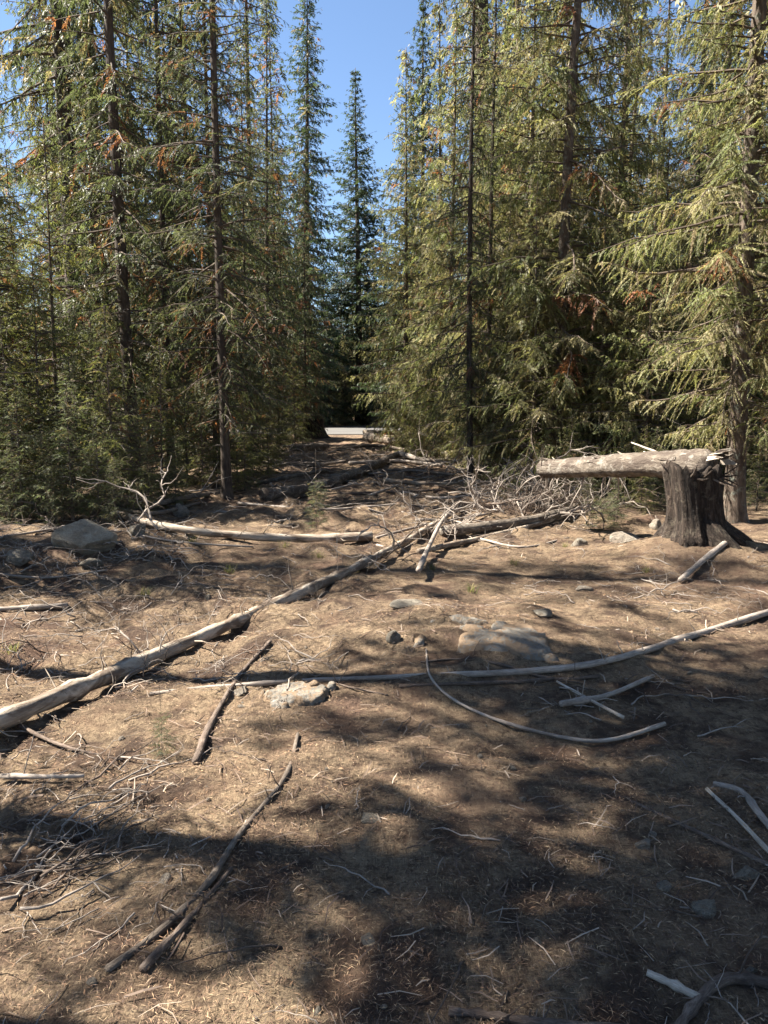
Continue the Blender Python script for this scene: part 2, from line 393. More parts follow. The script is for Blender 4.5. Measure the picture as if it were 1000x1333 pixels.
def conifer(seed, H=16, zb=1.0, Lmax=2.0, prof=0.8, nb=120, a0=(0.1, 0.2), droop=0.25, uptick=0.1, sp2=0.07, l2=0.30, th2=55,
            hang=0.35, sp3=0.024, l3=0.06, wr=0.26, th3=48, palette=PAL_CEDAR, dead=0.03, straw=0.06, bare_in=0.15, zlod=9.0, lod=2.0,
            rad=0.15, lean=(0.0, 0.0), ndead=12, deadL=0.9, rand=0.35, narrow_top=1.0, barkmat=None, jit=0.25, name='tree', flare=1.5, gap=0.0, whorl=0):
    r = np.random.default_rng(seed)
    Q, C, MI = [], [], []
    bend = r.normal(0, 0.05, 2)
    def axis(z):
        u = z/H
        return np.array([lean[0]*z + bend[0]*H*0.08*math.sin(u*5), lean[1]*z + bend[1]*H*0.08*math.sin(u*4+1), z])
    def trad(z): return max(min(0.012, rad*0.25), rad*(1-(z/H))**0.85)
    def wood(P, R0, R1, col):
        n = len(P); T = np.gradient(P, axis=0); T = unit(T)
        u = unit(np.cross(T, Z3+0.01)); w = np.cross(T, u)
        R = np.linspace(R0, R1, n)[:, None]
        ring = [P+u*R, P+w*R, P-u*R, P-w*R]
        for k in range(4):
            a, b = ring[k], ring[(k+1) % 4]
            q = np.stack([a[:-1], b[:-1], b[1:], a[1:]], 1)
            Q.append(q); C.append(np.broadcast_to(col, (n-1, 3))*r.uniform(0.8, 1.2, (n-1, 1))); MI.append(np.zeros(n-1))
    # live boughs
    us = (np.arange(nb)+r.uniform(0, 1, nb))/nb
    if whorl: us = np.clip((np.floor(us*whorl)+r.normal(0.5, 0.10, nb))/whorl, 0, 0.995)
    small = min(1.0, H/3.0)
    for i in range(nb):
        u = us[i]; z = zb+(H-zb)*u*0.995
        if gap and r.random() < gap: continue
        f = z > zlod; k = lod if f else 1.0
        if f and r.random() > 1.0/lod**0.35: continue
        phi = i*2.39996+r.normal(0, 0.5)
        L = max(0.15, Lmax*((1-u)**prof)*min(1, 0.55+3*u)*r.uniform(1-rand*1.4, 1+rand*0.5))
        ang = a0[0]*(1-u)+a0[1]*u+r.normal(0, 0.19)
        dr = droop*(0.6+0.8*r.random())*(1-0.5*u)
        base = axis(z); dh = np.array([math.cos(phi), math.sin(phi), 0])
        side_bend = r.normal(0, 0.22); ph1, ph2 = r.uniform(0, 6.28, 2); wob = r.uniform(0.01, 0.035)
        dl = np.array([-dh[1], dh[0], 0])
        def pos(t):
            t = np.asarray(t)[:, None]
            return base+dh*L*t*math.cos(ang)+dl*L*(side_bend*t*t+wob*np.sin(ph1+9*t)*t)+Z3*(L*wob*np.sin(ph2+11*t)*t)+Z3*L*(math.sin(ang)*t-dr*t*t+uptick*t**3)
        wt = pos(np.linspace(0, 1, 8))
        wood(wt, small*min(0.035, 0.012*L+0.004)*(1 if not f else 1.3), 0.002*small, np.array([0.085, 0.065, 0.05]))
        n2 = max(3, int(L/(sp2*k)))
        t = np.clip(np.linspace(bare_in+0.05*r.random(), 0.99, n2)+r.normal(0, 0.3/n2, n2), 0.03, 1.0)
        p2 = pos(t); T = unit(pos(t+0.02)-p2)
        lat = unit(np.cross(T, Z3)); sg = np.where(np.arange(n2) % 2 == 0, 1.0, -1.0)
        le2 = l2*max(0.5, L)**0.65*((1.02-t)**0.65)*(0.45+0.55*np.minimum(1, t/0.3))*r.uniform(0.6, 1.25, n2)+0.05*k
        th = np.radians(th2)+r.normal(0, 0.32, n2)
        hg = hang*r.uniform(0.0, 1.9, n2)
        d2 = unit(np.cos(th)[:, None]*T+(np.sin(th)*sg)[:, None]*lat-hg[:, None]*Z3+r.normal(0, 0.24, (n2, 3)))
        tw2 = r.normal(0, 0.55, (n2, 3))
        bc = palette[r.integers(len(palette))]*r.uniform(0.8, 1.2)
        c2 = 0.6*bc+0.4*palette[r.integers(len(palette), size=n2)]
        c2 = c2*r.uniform(0.8, 1.25, (n2, 1))
        rd = r.random(n2)
        td = r.uniform(0.1, 0.8) if r.random() < dead else 9.0
        isd = (np.abs(t-td) < r.uniform(0.06, 0.22)) & (rd < 0.9); c2[isd] = DEAD[r.integers(len(DEAD), size=isd.sum())]
        bs = straw*(3 if r.random() < 0.25 else 0.6)
        iss = (~isd) & (rd > 1-bs-0.12*(t < 0.35)*(straw > 0)); c2[iss] = STRAW[r.integers(len(STRAW), size=iss.sum())]*r.uniform(0.6, 1.0, (iss.sum(), 1))
        # secondary stems as thin strips
        wd = unit(np.cross(d2, Z3+r.normal(0, 0.3, (n2, 3))))*0.0028*k*small
        e2 = p2+d2*le2[:, None]
        Q.append(np.stack([p2-wd, p2+wd, e2+wd*0.3, e2-wd*0.3], 1)); C.append(np.broadcast_to(np.array([0.11, 0.08, 0.055]), (n2, 3)).copy()); MI.append(np.zeros(n2))
        s3 = sp3*k
        M = max(2, int(le2.max()/s3)+1)
        S = (np.arange(M)+0.5)*s3
        ok = S[None, :] < le2[:, None]
        ii, jj = np.nonzero(ok)
        for sd in (-1.0, 1.0):
            m = len(ii)
            if m == 0: continue
            s = S[jj]+r.uniform(-0.4, 0.4, m)*s3
            D = d2[ii]; nrm = unit(Z3*0.8+tw2[ii]+r.normal(0, 0.2, (m, 3)))
            P3 = p2[ii]+D*s[:, None]-Z3*(0.25*s*s/np.maximum(le2[ii], 0.1))[:, None]
            L2 = unit(np.cross(D, nrm))
            a3 = np.radians(th3)*(1-0.5*s/le2[ii])+r.normal(0, jit*0.6, m)
            D3 = unit(np.cos(a3)[:, None]*D+(sd*np.sin(a3))[:, None]*L2-Z3*(0.30*hang)+r.normal(0, jit*0.6, (m, 3)))
            ln = l3*(k**0.75)*(1.05-0.55*s/le2[ii])*r.uniform(0.65, 1.25, m)
            wdv = unit(np.cross(D3, nrm+r.normal(0, 0.22, (m, 3))))*(ln*wr*0.5*(1.2 if f else 1))[:, None]
            tip = P3+D3*ln[:, None]-Z3*(ln*0.12)[:, None]; md = P3+D3*(ln*0.45)[:, None]
            Q.append(np.stack([P3, md+wdv, tip, md-wdv], 1))
            C.append(c2[ii]*r.uniform(0.75, 1.3, (m, 1))); MI.append(np.ones(m))
    # bare dead snags on the lower stem
    for i in range(ndead):
        z = r.uniform(0.5, max(zb+0.3*(H-zb), 1.5)); phi = r.uniform(0, 6.283); L = deadL*r.uniform(0.3, 1.2)
        dh = np.array([math.cos(phi), math.sin(phi), 0]); t = np.linspace(0, 1, 6)[:, None]
        P = axis(z)+dh*L*t+Z3*L*(r.uniform(-0.2, 0.3)*t-r.uniform(0.1, 0.4)*t*t)+np.cumsum(r.normal(0, 0.02*L, (6, 3)), 0)
        g = r.uniform(0.7, 1.5)*np.array([0.13, 0.11, 0.095])
        wood(P, 0.008+0.006*L, 0.002, g)
        for q in range(int(3+4*L)):
            j = r.integers(1, 5); dv = unit(r.normal(0, 1, 3)+dh*0.8-Z3*0.3); l_ = r.uniform(0.1, 0.35)*L
            tt = np.linspace(0, 1, 4)[:, None]
            wood(P[j]+dv*l_*tt-Z3*l_*0.3*tt*tt, 0.004, 0.0015, g)
    Qa, Ca, Ma = np.concatenate(Q), np.concatenate(C).astype(np.float32), np.concatenate(MI) > 0.5
    crown = quads_mesh(name+'_crown', Qa[Ma], [M_LEAF], None, Ca[Ma])
    limbs = quads_mesh(name+'_limbs', Qa[~Ma], [M_TWIG], None, Ca[~Ma])
    # stem
    zs = np.concatenate([[-0.35, 0, 0.08, 0.2, 0.4, 0.7], np.linspace(1.1, H, 22)])
    P = np.array([axis(max(z, 0)) if z >= 0 else np.array([0, 0, z]) for z in zs])
    R = np.array([trad(max(z, 0))*(1+(flare-1)*math.exp(-max(z, 0)/0.22)) for z in zs])
    v, fc, g = tube_arrays(P, R, 12, 0.05, seed)
    trunk = indexed_mesh(name+'_trunk', v, fc, True, g, barkmat or M_BARK)
    return trunk, crown, limbs

KIT = {
 'cedar_near': conifer(21, H=17, zb=1.2, Lmax=2.4, nb=300, a0=(-0.05, 0.3), droop=0.26, uptick=0.12, sp2=0.058, l2=0.36, hang=0.85, sp3=0.0125, l3=0.046, wr=0.30, zlod=7.0, lod=5.0, rad=0.135, dead=0.05, straw=0.10, ndead=14, name='cedar_near', lean=(0.012, 0)),
 'cedar_a': conifer(22, H=17, zb=0.9, Lmax=2.5, nb=240, a0=(-0.1, 0.35), droop=0.3, uptick=0.14, sp2=0.085, l2=0.44, hang=0.9, sp3=0.024, l3=0.080, wr=0.30, zlod=10.5, lod=2.5, rad=0.13, dead=0.05, straw=0.11, ndead=22, name='cedar_a', lean=(0.02, 0.0)),
 'cedar_b': conifer(23, H=13, zb=0.2, Lmax=2.7, nb=230, a0=(-0.15, 0.4), droop=0.28, uptick=0.15, sp2=0.088, l2=0.44, hang=0.85, sp3=0.026, l3=0.085, wr=0.30, zlod=10, lod=1.8, rad=0.11, dead=0.06, straw=0.12, ndead=8, name='cedar_b'),
 'cedar_low': conifer(24, H=6.5, zb=0.1, Lmax=2.0, nb=130, a0=(-0.1, 0.5), droop=0.28, uptick=0.15, sp2=0.075, l2=0.40, hang=0.8, sp3=0.022, l3=0.070, wr=0.30, zlod=11, lod=1.6, rad=0.06, dead=0.05, straw=0.10, ndead=10, name='cedar_low'),
 'fir_near': conifer(31, H=16, zb=1.3, Lmax=1.9, nb=260, a0=(-0.15, 0.3), droop=0.28, uptick=0.08, sp2=0.062, l2=0.32, th2=58, hang=0.6, sp3=0.0135, l3=0.040, wr=0.28, palette=PAL_FIR, zlod=8.6, lod=3.5, rad=0.085, dead=0.30, straw=0.05, ndead=34, barkmat=M_BARKD, name='fir_near'),
 'fir_a': conifer(32, H=19, zb=1.8, Lmax=2.2, nb=240, a0=(-0.3, 0.3), droop=0.3, uptick=0.08, sp2=0.095, l2=0.40, hang=0.7, sp3=0.027, l3=0.080, wr=0.30, palette=PAL_FIR, zlod=10.5, lod=2.2, rad=0.12, dead=0.30, straw=0.06, ndead=36, barkmat=M_BARKD, name='fir_a', gap=0.08, lean=(0.01, 0.012)),
 'fir_b': conifer(33, H=14, zb=0.5, Lmax=2.1, nb=220, a0=(-0.25, 0.4), droop=0.28, uptick=0.1, sp2=0.092, l2=0.40, hang=0.65, sp3=0.026, l3=0.080, wr=0.30, palette=PAL_FIR, zlod=10, lod=2.0, rad=0.09, dead=0.30, straw=0.05, ndead=18, barkmat=M_BARKD, name='fir_b', lean=(-0.012, 0.01)),
 'fir_low': conifer(35, H=6, zb=0.1, Lmax=1.7, nb=120, a0=(-0.15, 0.5), droop=0.25, uptick=0.1, sp2=0.070, l2=0.36, hang=0.55, sp3=0.021, l3=0.060, wr=0.30, palette=PAL_FIR*1.1, zlod=10, lod=1.8, rad=0.05, dead=0.10, straw=0.08, ndead=14, barkmat=M_BARKD, name='fir_low'),
 'old_fir': conifer(34, H=27, zb=6.0, Lmax=2.7, nb=260, a0=(-0.45, 0.2), droop=0.35, uptick=0.06, sp2=0.13, l2=0.50, hang=0.9, sp3=0.045, l3=0.13, wr=0.28, palette=PAL_FIR, zlod=14, lod=1.8, rad=0.24, dead=0.06, straw=0.12, ndead=60, deadL=1.3, barkmat=M_BARKD, name='old_fir', gap=0.1),
 'edge_cedar': conifer(36, H=18, zb=8.6, Lmax=2.3, nb=160, a0=(-0.2, 0.3), droop=0.3, uptick=0.1, sp2=0.12, l2=0.55, hang=0.5, sp3=0.05, l3=0.15, wr=0.45, zlod=99, rad=0.13, dead=0.04, straw=0.1, ndead=30, name='edge_cedar'),
 'spire': conifer(41, H=24, zb=0.6, Lmax=2.1, prof=0.55, nb=520, a0=(-0.5, 0.1), droop=0.25, uptick=0.2, sp2=0.12, l2=0.40, hang=0.8, sp3=0.036, l3=0.135, wr=0.36, palette=PAL_SPRUCE*1.25, zlod=99, rad=0.19, dead=0.02, straw=0.08, ndead=10, barkmat=M_BARKD, name='spire', rand=0.45),
 'spruce': conifer(42, H=21, zb=0.3, Lmax=3.6, prof=0.85, nb=420, a0=(-0.15, 0.45), droop=0.30, uptick=0.26, sp2=0.11, l2=0.34, hang=0.7, sp3=0.046, l3=0.15, wr=0.38, palette=PAL_SPRUCE, zlod=99, rad=0.2, dead=0.0, straw=0.0, ndead=4, barkmat=M_BARKD, name='spruce', rand=0.3, whorl=60),
 'edge_fir': conifer(51, H=9.5, zb=1.2, Lmax=2.6, nb=150, a0=(-0.05, 0.3), droop=0.22, uptick=0.1, sp2=0.06, l2=0.36, hang=0.5, sp3=0.018, l3=0.046, wr=0.29, palette=PAL_YELLOW, zlod=7.0, lod=3.0, rad=0.10, dead=0.03, straw=0.05, ndead=14, name='edge_fir'),
 'sapling_a': conifer(61, H=2.6, zb=0.1, Lmax=0.95, nb=80, a0=(0.0, 0.6), droop=0.15, uptick=0.1, sp2=0.048, l2=0.30, hang=0.3, sp3=0.013, l3=0.036, wr=0.28, palette=PAL_FIR*1.25, zlod=9, rad=0.022, dead=0.0, straw=0.06, ndead=2, deadL=0.4, name='sapling_a'),
 'sapling_b': conifer(62, H=3.8, zb=0.15, Lmax=1.2, nb=90, a0=(-0.1, 0.5), droop=0.2, uptick=0.15, sp2=0.056, l2=0.34, hang=0.45, sp3=0.016, l3=0.044, wr=0.28, palette=PAL_YELLOW*0.9, zlod=9, rad=0.03, dead=0.04, straw=0.06, ndead=5, deadL=0.6, name='sapling_b'),
 'seedling': conifer(63, H=0.55, zb=0.02, Lmax=0.24, nb=34, a0=(0.2, 0.8), droop=0.1, uptick=0.05, sp2=0.022, l2=0.14, hang=0.1, sp3=0.007, l3=0.024, wr=0.18, palette=PAL_FIR*0.9, zlod=9, rad=0.005, dead=0.0, straw=0.05, ndead=0, name='seedling', flare=1.1),
}
def tree(kind, name, p, label, cat, group=None, scale=1.0, rot=None, sxy=1.0, tw=1.0):
    e = bpy.data.objects.new(name, None); COL.objects.link(e)
    e.empty_display_size = 0.3
    e.location = (p[0], p[1], float(height(p[0], p[1])))
    e.rotation_euler = (0, 0, random.uniform(0, 6.283) if rot is None else rot)
    e.scale = (scale*sxy, scale*sxy, scale)
    tr, cr, lw = KIT[kind]
    add_obj('trunk', tr, e).scale = (tw, tw, 1)
    c_ = add_obj('crown', cr, e)
    add_obj('limb_wood', lw, c_)['kind'] = 'stuff'
    return tag(e, label, cat, group)

# the ones that can be told apart
tree('cedar_near', 'cedar_tree', at(957, 11.0), 'cedar with bare lower stem growing just behind the big broken stump', 'tree', rot=2.6)
tree('cedar_a', 'cedar_tree', at(722, 15.5), 'straight-stemmed cedar rising behind the brush pile', 'tree', rot=0.0, scale=1.05)
tree('fir_near', 'fir_tree', at(297, 13.4), 'slender dark fir at the end of the thick mossless track log', 'tree', rot=1.0)
tree('fir_a', 'fir_tree', at(182, 14.6), 'dark fir with thick lower stem behind the leafy saplings', 'tree', rot=2.0)
tree('old_fir', 'old_fir_tree', at(112, 17.0), 'tall old fir with long bare stem, right beside its twin', 'tree', 'pair of tall old firs above the saplings', rot=0.5, tw=0.8)
tree('old_fir', 'old_fir_tree', at(147, 18.5), 'tall old fir with long bare stem, right beside its twin', 'tree', 'pair of tall old firs above the saplings', rot=3.5, scale=0.95, tw=0.8)
tree('old_fir', 'old_fir_tree', at(613, 25.0), 'huge old fir with thick dark stem above the cedars', 'tree', rot=1.9, scale=1.15, tw=1.15)
tree('spire', 'spire_fir_tree', at(406, 46.5), 'very tall narrow fir spire against the blue sky', 'tree', scale=1.06, rot=1.0, sxy=1.3)
tree('spruce', 'spruce_tree', at(467, 52), 'dark pointed spruce whose tip stands alone in the sky gap', 'tree', scale=1.07, rot=0.4, sxy=1.3)
tree('spruce', 'spruce_tree', at(548, 36), 'dark spruce with long drooping tips beside the sky gap', 'tree', scale=0.90, rot=2.2, sxy=1.15)
tree('cedar_a', 'cedar_tree', at(572, 30), 'tall cedar shouldering up between the spruce and the huge old fir', 'tree', rot=4.0, scale=1.0)
tree('fir_a', 'fir_tree', at(334, 29), 'tall fir whose crown edges the sky gap across from the spruce', 'tree', rot=4.4, scale=1.15)
tree('cedar_b', 'cedar_tree', at(527, 27), 'full leafy cedar with boughs down to the ground by the track', 'tree', rot=0.7)
tree('cedar_b', 'cedar_tree', at(585, 21.5), 'bushy sunlit cedar filling the gap before the huge old fir', 'tree', rot=2.7, scale=0.9)
tree('edge_fir', 'fir_tree', at(-60, 12.2), 'yellow-green fir reaching its boughs over the saplings', 'tree', rot=0.4)
tree('edge_fir', 'fir_tree', (-4.95, 7.4), 'small yellow-green fir hanging its boughs over the low mossy rock', 'tree', rot=3.3, scale=0.72)
tree('cedar_near', 'cedar_tree', at(1110, 10.2), 'cedar reaching in past the stump from the forest edge', 'tree', rot=5.2)
tree('fir_b', 'fir_tree', at(372, 33), 'dark fir standing beside the rotten stump near the road', 'tree', rot=2.2, scale=0.95)
for px, d, sc in ((612, 16.5, 0.75), (634, 17.6, 0.7)):
    tree('fir_a', 'thin_fir_tree', at(px, d), 'thin black-stemmed fir at the edge of the brush pile', 'tree', 'two thin firs by the brush pile', scale=sc, sxy=0.8)
# the woods on either side, each tree its own
LOOK = {'fir_a': 'tall dark fir with bare dead lower twigs', 'fir_b': 'narrow dark fir leafy to the ground', 'fir_low': 'short bushy young fir', 'old_fir': 'old fir with a long bare stem', 'cedar_a': 'tall cedar with hanging olive fronds', 'edge_cedar': 'high-crowned cedar with bare lower stem', 'cedar_b': 'broad cedar leafy to the ground', 'cedar_low': 'short bushy young cedar', 'spruce': 'pointed blue-black spruce'}
def woods(spots, label, group, kinds):
    for i, (px, d) in enumerate(spots):
        k = kinds[i % len(kinds)]
        nm = 'cedar_tree' if 'cedar' in k else ('spruce_tree' if k in ('spruce', 'spire') else 'fir_tree')
        tree(k, nm, at(px, d), LOOK[k]+' '+label, 'tree', LOOK[k].split(' with ')[0].split(' leafy')[0]+' trees '+group, scale=random.uniform(0.82, 1.15), tw=random.uniform(0.7, 0.95))
def strip(side, d0, d1, n, seed, p0, p1, gap=1.6):
    """spread trunks through the woods on one side, never closer than gap"""
    r_ = np.random.default_rng(seed); out = []
    for _ in range(n*60):
        d = d0*(d1/d0)**r_.random(); px = r_.uniform(p0, p1); p = at(px, d)
        if all(math.hypot(p[0]-q[0], p[1]-q[1]) > gap*(0.7+d/40) for q in out) and not (34 < d < 46 and abs(p[0]) < 60):
            out.append((p[0], p[1], px, d))
        if len(out) >= n: break
    return [(q[2], q[3]) for q in out]
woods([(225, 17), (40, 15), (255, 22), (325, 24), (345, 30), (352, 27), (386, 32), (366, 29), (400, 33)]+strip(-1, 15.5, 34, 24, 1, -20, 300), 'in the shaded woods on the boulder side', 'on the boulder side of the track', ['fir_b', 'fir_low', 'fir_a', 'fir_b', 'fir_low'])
woods(strip(-1, 46, 95, 26, 2, -120, 350), 'far off beyond the road, boulder side', 'beyond the road on the boulder side', ['fir_a', 'spruce', 'fir_b'])
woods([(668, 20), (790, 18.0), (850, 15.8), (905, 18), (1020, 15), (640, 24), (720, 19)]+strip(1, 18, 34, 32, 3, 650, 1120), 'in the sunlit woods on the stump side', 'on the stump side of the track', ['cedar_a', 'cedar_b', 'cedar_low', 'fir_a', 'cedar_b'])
woods(strip(1, 46, 95, 26, 4, 600, 1120), 'far off beyond the road, stump side', 'beyond the road on the stump side', ['cedar_a', 'spruce', 'fir_a'])
woods([(690, 15), (775, 15.2), (835, 14.2), (655, 17), (745, 17.5), (900, 16.2), (620, 19.5), (560, 23), (800, 17)], 'just behind the brush pile and broken trunk', 'behind the broken trunk', ['cedar_low'])
for px, d, k, sc in ((392, 47.5, 'spruce', 0.55), (372, 49, 'spruce', 0.7), (350, 50, 'spruce', 0.75), (380, 52, 'fir_b', 0.9), (425, 57, 'spruce', 0.6), (500, 55, 'spruce', 0.62), (445, 62, 'fir_b', 1.0), (530, 60, 'spruce', 0.75), (480, 64, 'fir_b', 1.0), (400, 70, 'spruce', 0.8), (560, 66, 'spruce', 0.8), (515, 72, 'spruce', 0.7), (460, 76, 'spruce', 0.8), (335, 48, 'spruce', 0.8), (360, 55, 'spruce', 0.9), (438, 54, 'spruce', 0.5), (487, 52, 'spruce', 0.5), (540, 50, 'spruce', 0.7), (575, 49, 'cedar_b', 1.0), (470, 58, 'fir_b', 0.9), (430, 49, 'fir_low', 1.0), (490, 49.5, 'fir_low', 1.2), (450, 50, 'cedar_low', 0.9), (520, 51, 'fir_low', 1.1)):
    tree(k, 'fir_tree' if 'fir' in k else ('cedar_tree' if 'cedar' in k else 'spruce_tree'), at(px, d), 'dark conifer in the wood straight across the gravel road', 'tree', 'trees straight across the gravel road', scale=sc)
# saplings and seedlings
for px, d, k, sc in ((30, 10.2, 'sapling_a', 0.75), (95, 10.2, 'sapling_a', 0.7), (150, 11.2, 'sapling_b', 0.8), (-60, 10.6, 'sapling_b', 0.9), (60, 11.8, 'sapling_b', 1.0), (215, 12.6, 'sapling_b', 0.7), (330, 17, 'sapling_b', 0.7), (10, 12.5, 'sapling_b', 1.2), (130, 13.5, 'sapling_a', 1.2), (245, 15.5, 'sapling_a', 1.1), (345, 20, 'sapling_a', 0.9), (15, 12.0, 'sapling_b', 1.55), (85, 13.2, 'sapling_b', 1.6), (-40, 12.2, 'sapling_b', 1.6), (365, 22, 'sapling_a', 1.0), (385, 25, 'sapling_b', 0.8), (355, 19, 'sapling_b', 0.6), (320, 14.6, 'sapling_b', 0.5), (150, 9.9, 'sapling_a', 0.32), (70, 10.0, 'sapling_a', 0.36), (20, 10.1, 'sapling_a', 0.42), (-25, 10.4, 'sapling_b', 0.35), (195, 11.0, 'sapling_a', 0.4), (230, 12.2, 'sapling_a', 0.45), (-10, 10.5, 'sapling_a', 0.6), (60, 10.4, 'sapling_a', 0.5), (130, 10.2, 'sapling_a', 0.55), (20, 10.8, 'sapling_b', 0.8), (100, 11.4, 'sapling_a', 0.9), (185, 12.2, 'sapling_a', 0.7), (265, 14.2, 'sapling_b', 0.6), (310, 15.5, 'sapling_a', 0.7), (350, 17.5, 'sapling_b', 0.5)):
    tree(k, 'sapling', at(px, d), ('short grey-green fir sapling' if k == 'sapling_a' else 'taller yellow-green sapling')+' in the undergrowth behind the boulder', 'sapling', ('short grey-green' if k == 'sapling_a' else 'taller yellow-green')+' saplings in the undergrowth', scale=sc)
for px, d, k, sc in ((1010, 13, 'sapling_b', 0.9), (850, 12.6, 'sapling_a', 0.5), (905, 14, 'sapling_b', 0.8), (690, 18, 'sapling_b', 0.9), (760, 19, 'sapling_a', 1.1), (560, 22, 'sapling_a', 1.0), (545, 24, 'sapling_b', 0.9), (590, 19.5, 'sapling_b', 0.7), (575, 20.5, 'sapling_a', 0.8), (640, 15.5, 'sapling_a', 0.6), (770, 11.6, 'sapling_a', 0.34), (800, 11.0, 'sapling_a', 0.3), (835, 11.8, 'sapling_b', 0.35), (740, 12.6, 'sapling_b', 0.4), (985, 12.0, 'sapling_a', 0.5), (880, 12.2, 'sapling_a', 0.45)):
    tree(k, 'sapling', at(px, d), ('short grey-green fir sapling' if k == 'sapling_a' else 'taller yellow-green sapling')+' under the cedars on the stump side', 'sapling', ('short grey-green' if k == 'sapling_a' else 'taller yellow-green')+' saplings under the cedars', scale=sc)
tree('seedling', 'seedling', gp(412, 688), 'small fir seedling growing alone on the dark track', 'seedling')
tree('seedling', 'seedling', gp(212, 985), 'tiny fir seedling beside the bark-covered branch', 'seedling', scale=0.34)
tree('seedling', 'seedling', gp(785, 690), 'low spreading fir seedling under the leaning broken trunk', 'seedling', scale=0.7, sxy=2.0)
# trees of the clearing's near edge, outside the view, whose shade falls on the ground
for x, y, k, sc in ((-6.1, 5.5, 'edge_cedar', 1.0), (-6.0, 3.7, 'edge_cedar', 0.95), (-5.2, 2.5, 'edge_cedar', 0.95), (-3.1, 3.05, 'fir_low', 0.62), (-10.5, 9.5, 'old_fir', 0.9), (5.8, 3.0, 'fir_a', 1.0), (6.5, 6.5, 'cedar_a', 1.0), (-5.5, -3, 'fir_a', 1.0), (5, -2, 'cedar_b', 1.0)):
    tree(k, 'cedar_tree' if 'cedar' in k else 'fir_tree', (x, y), LOOK[k]+' at the near edge of the clearing', 'tree', LOOK[k].split(' with ')[0]+' trees at the near edge of the clearing', scale=sc)

# ------------------------------------------------------------------ logs, stump, sticks
def log(name, pts, r0, r1, label, cat, material, sides=10, n=14, stubs=0, rough=0.05, seed=0, group=None, sink=0.25, pix=True, stubL=0.12):
    r_ = np.random.default_rng(seed+500)
    if pix:
        m = len(pts); rr = np.linspace(r0, r1, m)
        P = np.array([gp(px, py, ra*(1-sink)) for (px, py), ra in zip(pts, rr)])
    else: P = np.array(pts, float)
    P = resample(P, n)
    base = P[0].copy()
    v, fc, g = tube_arrays(P-base, np.linspace(r0, r1, n)*(1+0.085*r_.standard_normal(n))*np.where(r_.random(n) < 0.14, r_.uniform(1.1, 1.35, n), 1.0), sides, rough*1.3, seed)
    o = add_obj(name, indexed_mesh(name, v, fc, True, g, material))
    o.location = base
    for k in range(stubs):
        i = r_.integers(1, n-1); t = unit(P[i+1]-P[i-1] if i+1 < n else P[i]-P[i-1])
        d = unit(np.cross(t, r_.normal(0, 1, 3))); d = unit(d+np.array([0, 0, 0.5])+t*0.4)
        ra = r0+(r1-r0)*i/(n-1); L = stubL*r_.uniform(0.5, 1.8)
        q = P[i]-base+np.outer(np.linspace(0, 1, 4), d)*(L+ra)+np.cumsum(r_.normal(0, L*0.11, (4, 3)), 0)*np.array([[0], [0.5], [1], [1]])
        vv, ff, gg = tube_arrays(q, np.linspace(0.10*ra+0.002, 0.002, 4), 5, 0.05, k)
        add_obj('branch_stub', indexed_mesh('branch_stub', vv, ff, True, gg, material), o)
    return tag(o, label, cat, group)

log('fallen_log', [(-60, 965), (0, 938), (150, 876), (300, 812), (390, 772), (470, 735), (545, 695), (600, 660)], 0.055, 0.038, 'long pale barkless log running from the track edge to the twig tangle', 'log', M_LOG, 14, 60, 22, 0.10, 1, sink=-0.4)
log('fallen_log', [(125, 660), (210, 684), (300, 696), (400, 701), (485, 698)], 0.045, 0.055, 'thin silver log lying across the track beside the grey boulder', 'log', M_LOG, 10, 16, 9, 0.04, 2, sink=-0.2)
log('fallen_log', [(575, 692), (640, 685), (700, 676), (745, 664)], 0.075, 0.065, 'short stout grey log under the brush pile', 'log', M_LOGB, 10, 12, 4, 0.05, 3)
log('fallen_log', [(545, 718), (620, 702), (690, 685), (770, 662), (830, 645)], 0.035, 0.03, 'slim pale pole parallel to the stout log below the brush pile', 'log', M_LOG, 8, 14, 3, 0.04, 4)
log('fallen_log', [(345, 645), (400, 637), (450, 622), (495, 603), (528, 588)], 0.125, 0.105, 'thick barked log lying slantwise across the shaded track', 'log', M_LOGB, 12, 16, 6, 0.05, 5)
log('fallen_log', [(330, 630), (380, 620), (425, 612)], 0.05, 0.04, 'dark thin log just behind the thick slanting log', 'log', M_LOGB, 8, 10, 3, 0.05, 6)
log('fallen_log', [(383, 585), (425, 582)], 0.14, 0.13, 'short log lying before the rotten stump near the road', 'log', M_LOGB, 10, 8, 0, 0.05, 7)
log('fallen_log', [(478, 569), (505, 572), (532, 576)], 0.19, 0.16, 'stout pale log at the roadside under the leafy cedar', 'log', M_LOG, 10, 8, 2, 0.05, 8)
log('fallen_log', [(474, 562), (500, 563), (545, 566)], 0.10, 0.08, 'thin pole propped behind the stout roadside log', 'log', M_LOG, 8, 8, 0, 0.05, 9, sink=-2.0)
log('fallen_log', [(500, 625), (560, 630), (612, 629)], 0.05, 0.04, 'pale thin log across the track near the thin firs', 'log', M_LOG, 8, 10, 2, 0.05, 10)
log('fallen_log', [(380, 646), (470, 642), (575, 638)], 0.03, 0.02, 'dark narrow pole lying across the shaded track', 'log', M_STICKD, 7, 12, 3, 0.05, 11)
log('fallen_pole', [(1060, 778), (1000, 797), (900, 828), (800, 858), (700, 873), (500, 882), (350, 889), (195, 903)], 0.031, 0.012, 'long thin grey pole lying across the rock slab and needle floor', 'log', M_STICK, 9, 30, 14, 0.04, 12, sink=-0.1, stubL=0.05)
log('curved_stick', [(555, 845), (560, 880), (590, 910), (650, 938), (740, 961), (800, 962), (865, 942)], 0.006, 0.013, 'smooth bow-shaped bare stick hooked over the long thin pole', 'stick', M_STICK, 8, 26, 0, 0.03, 13, sink=-0.6)
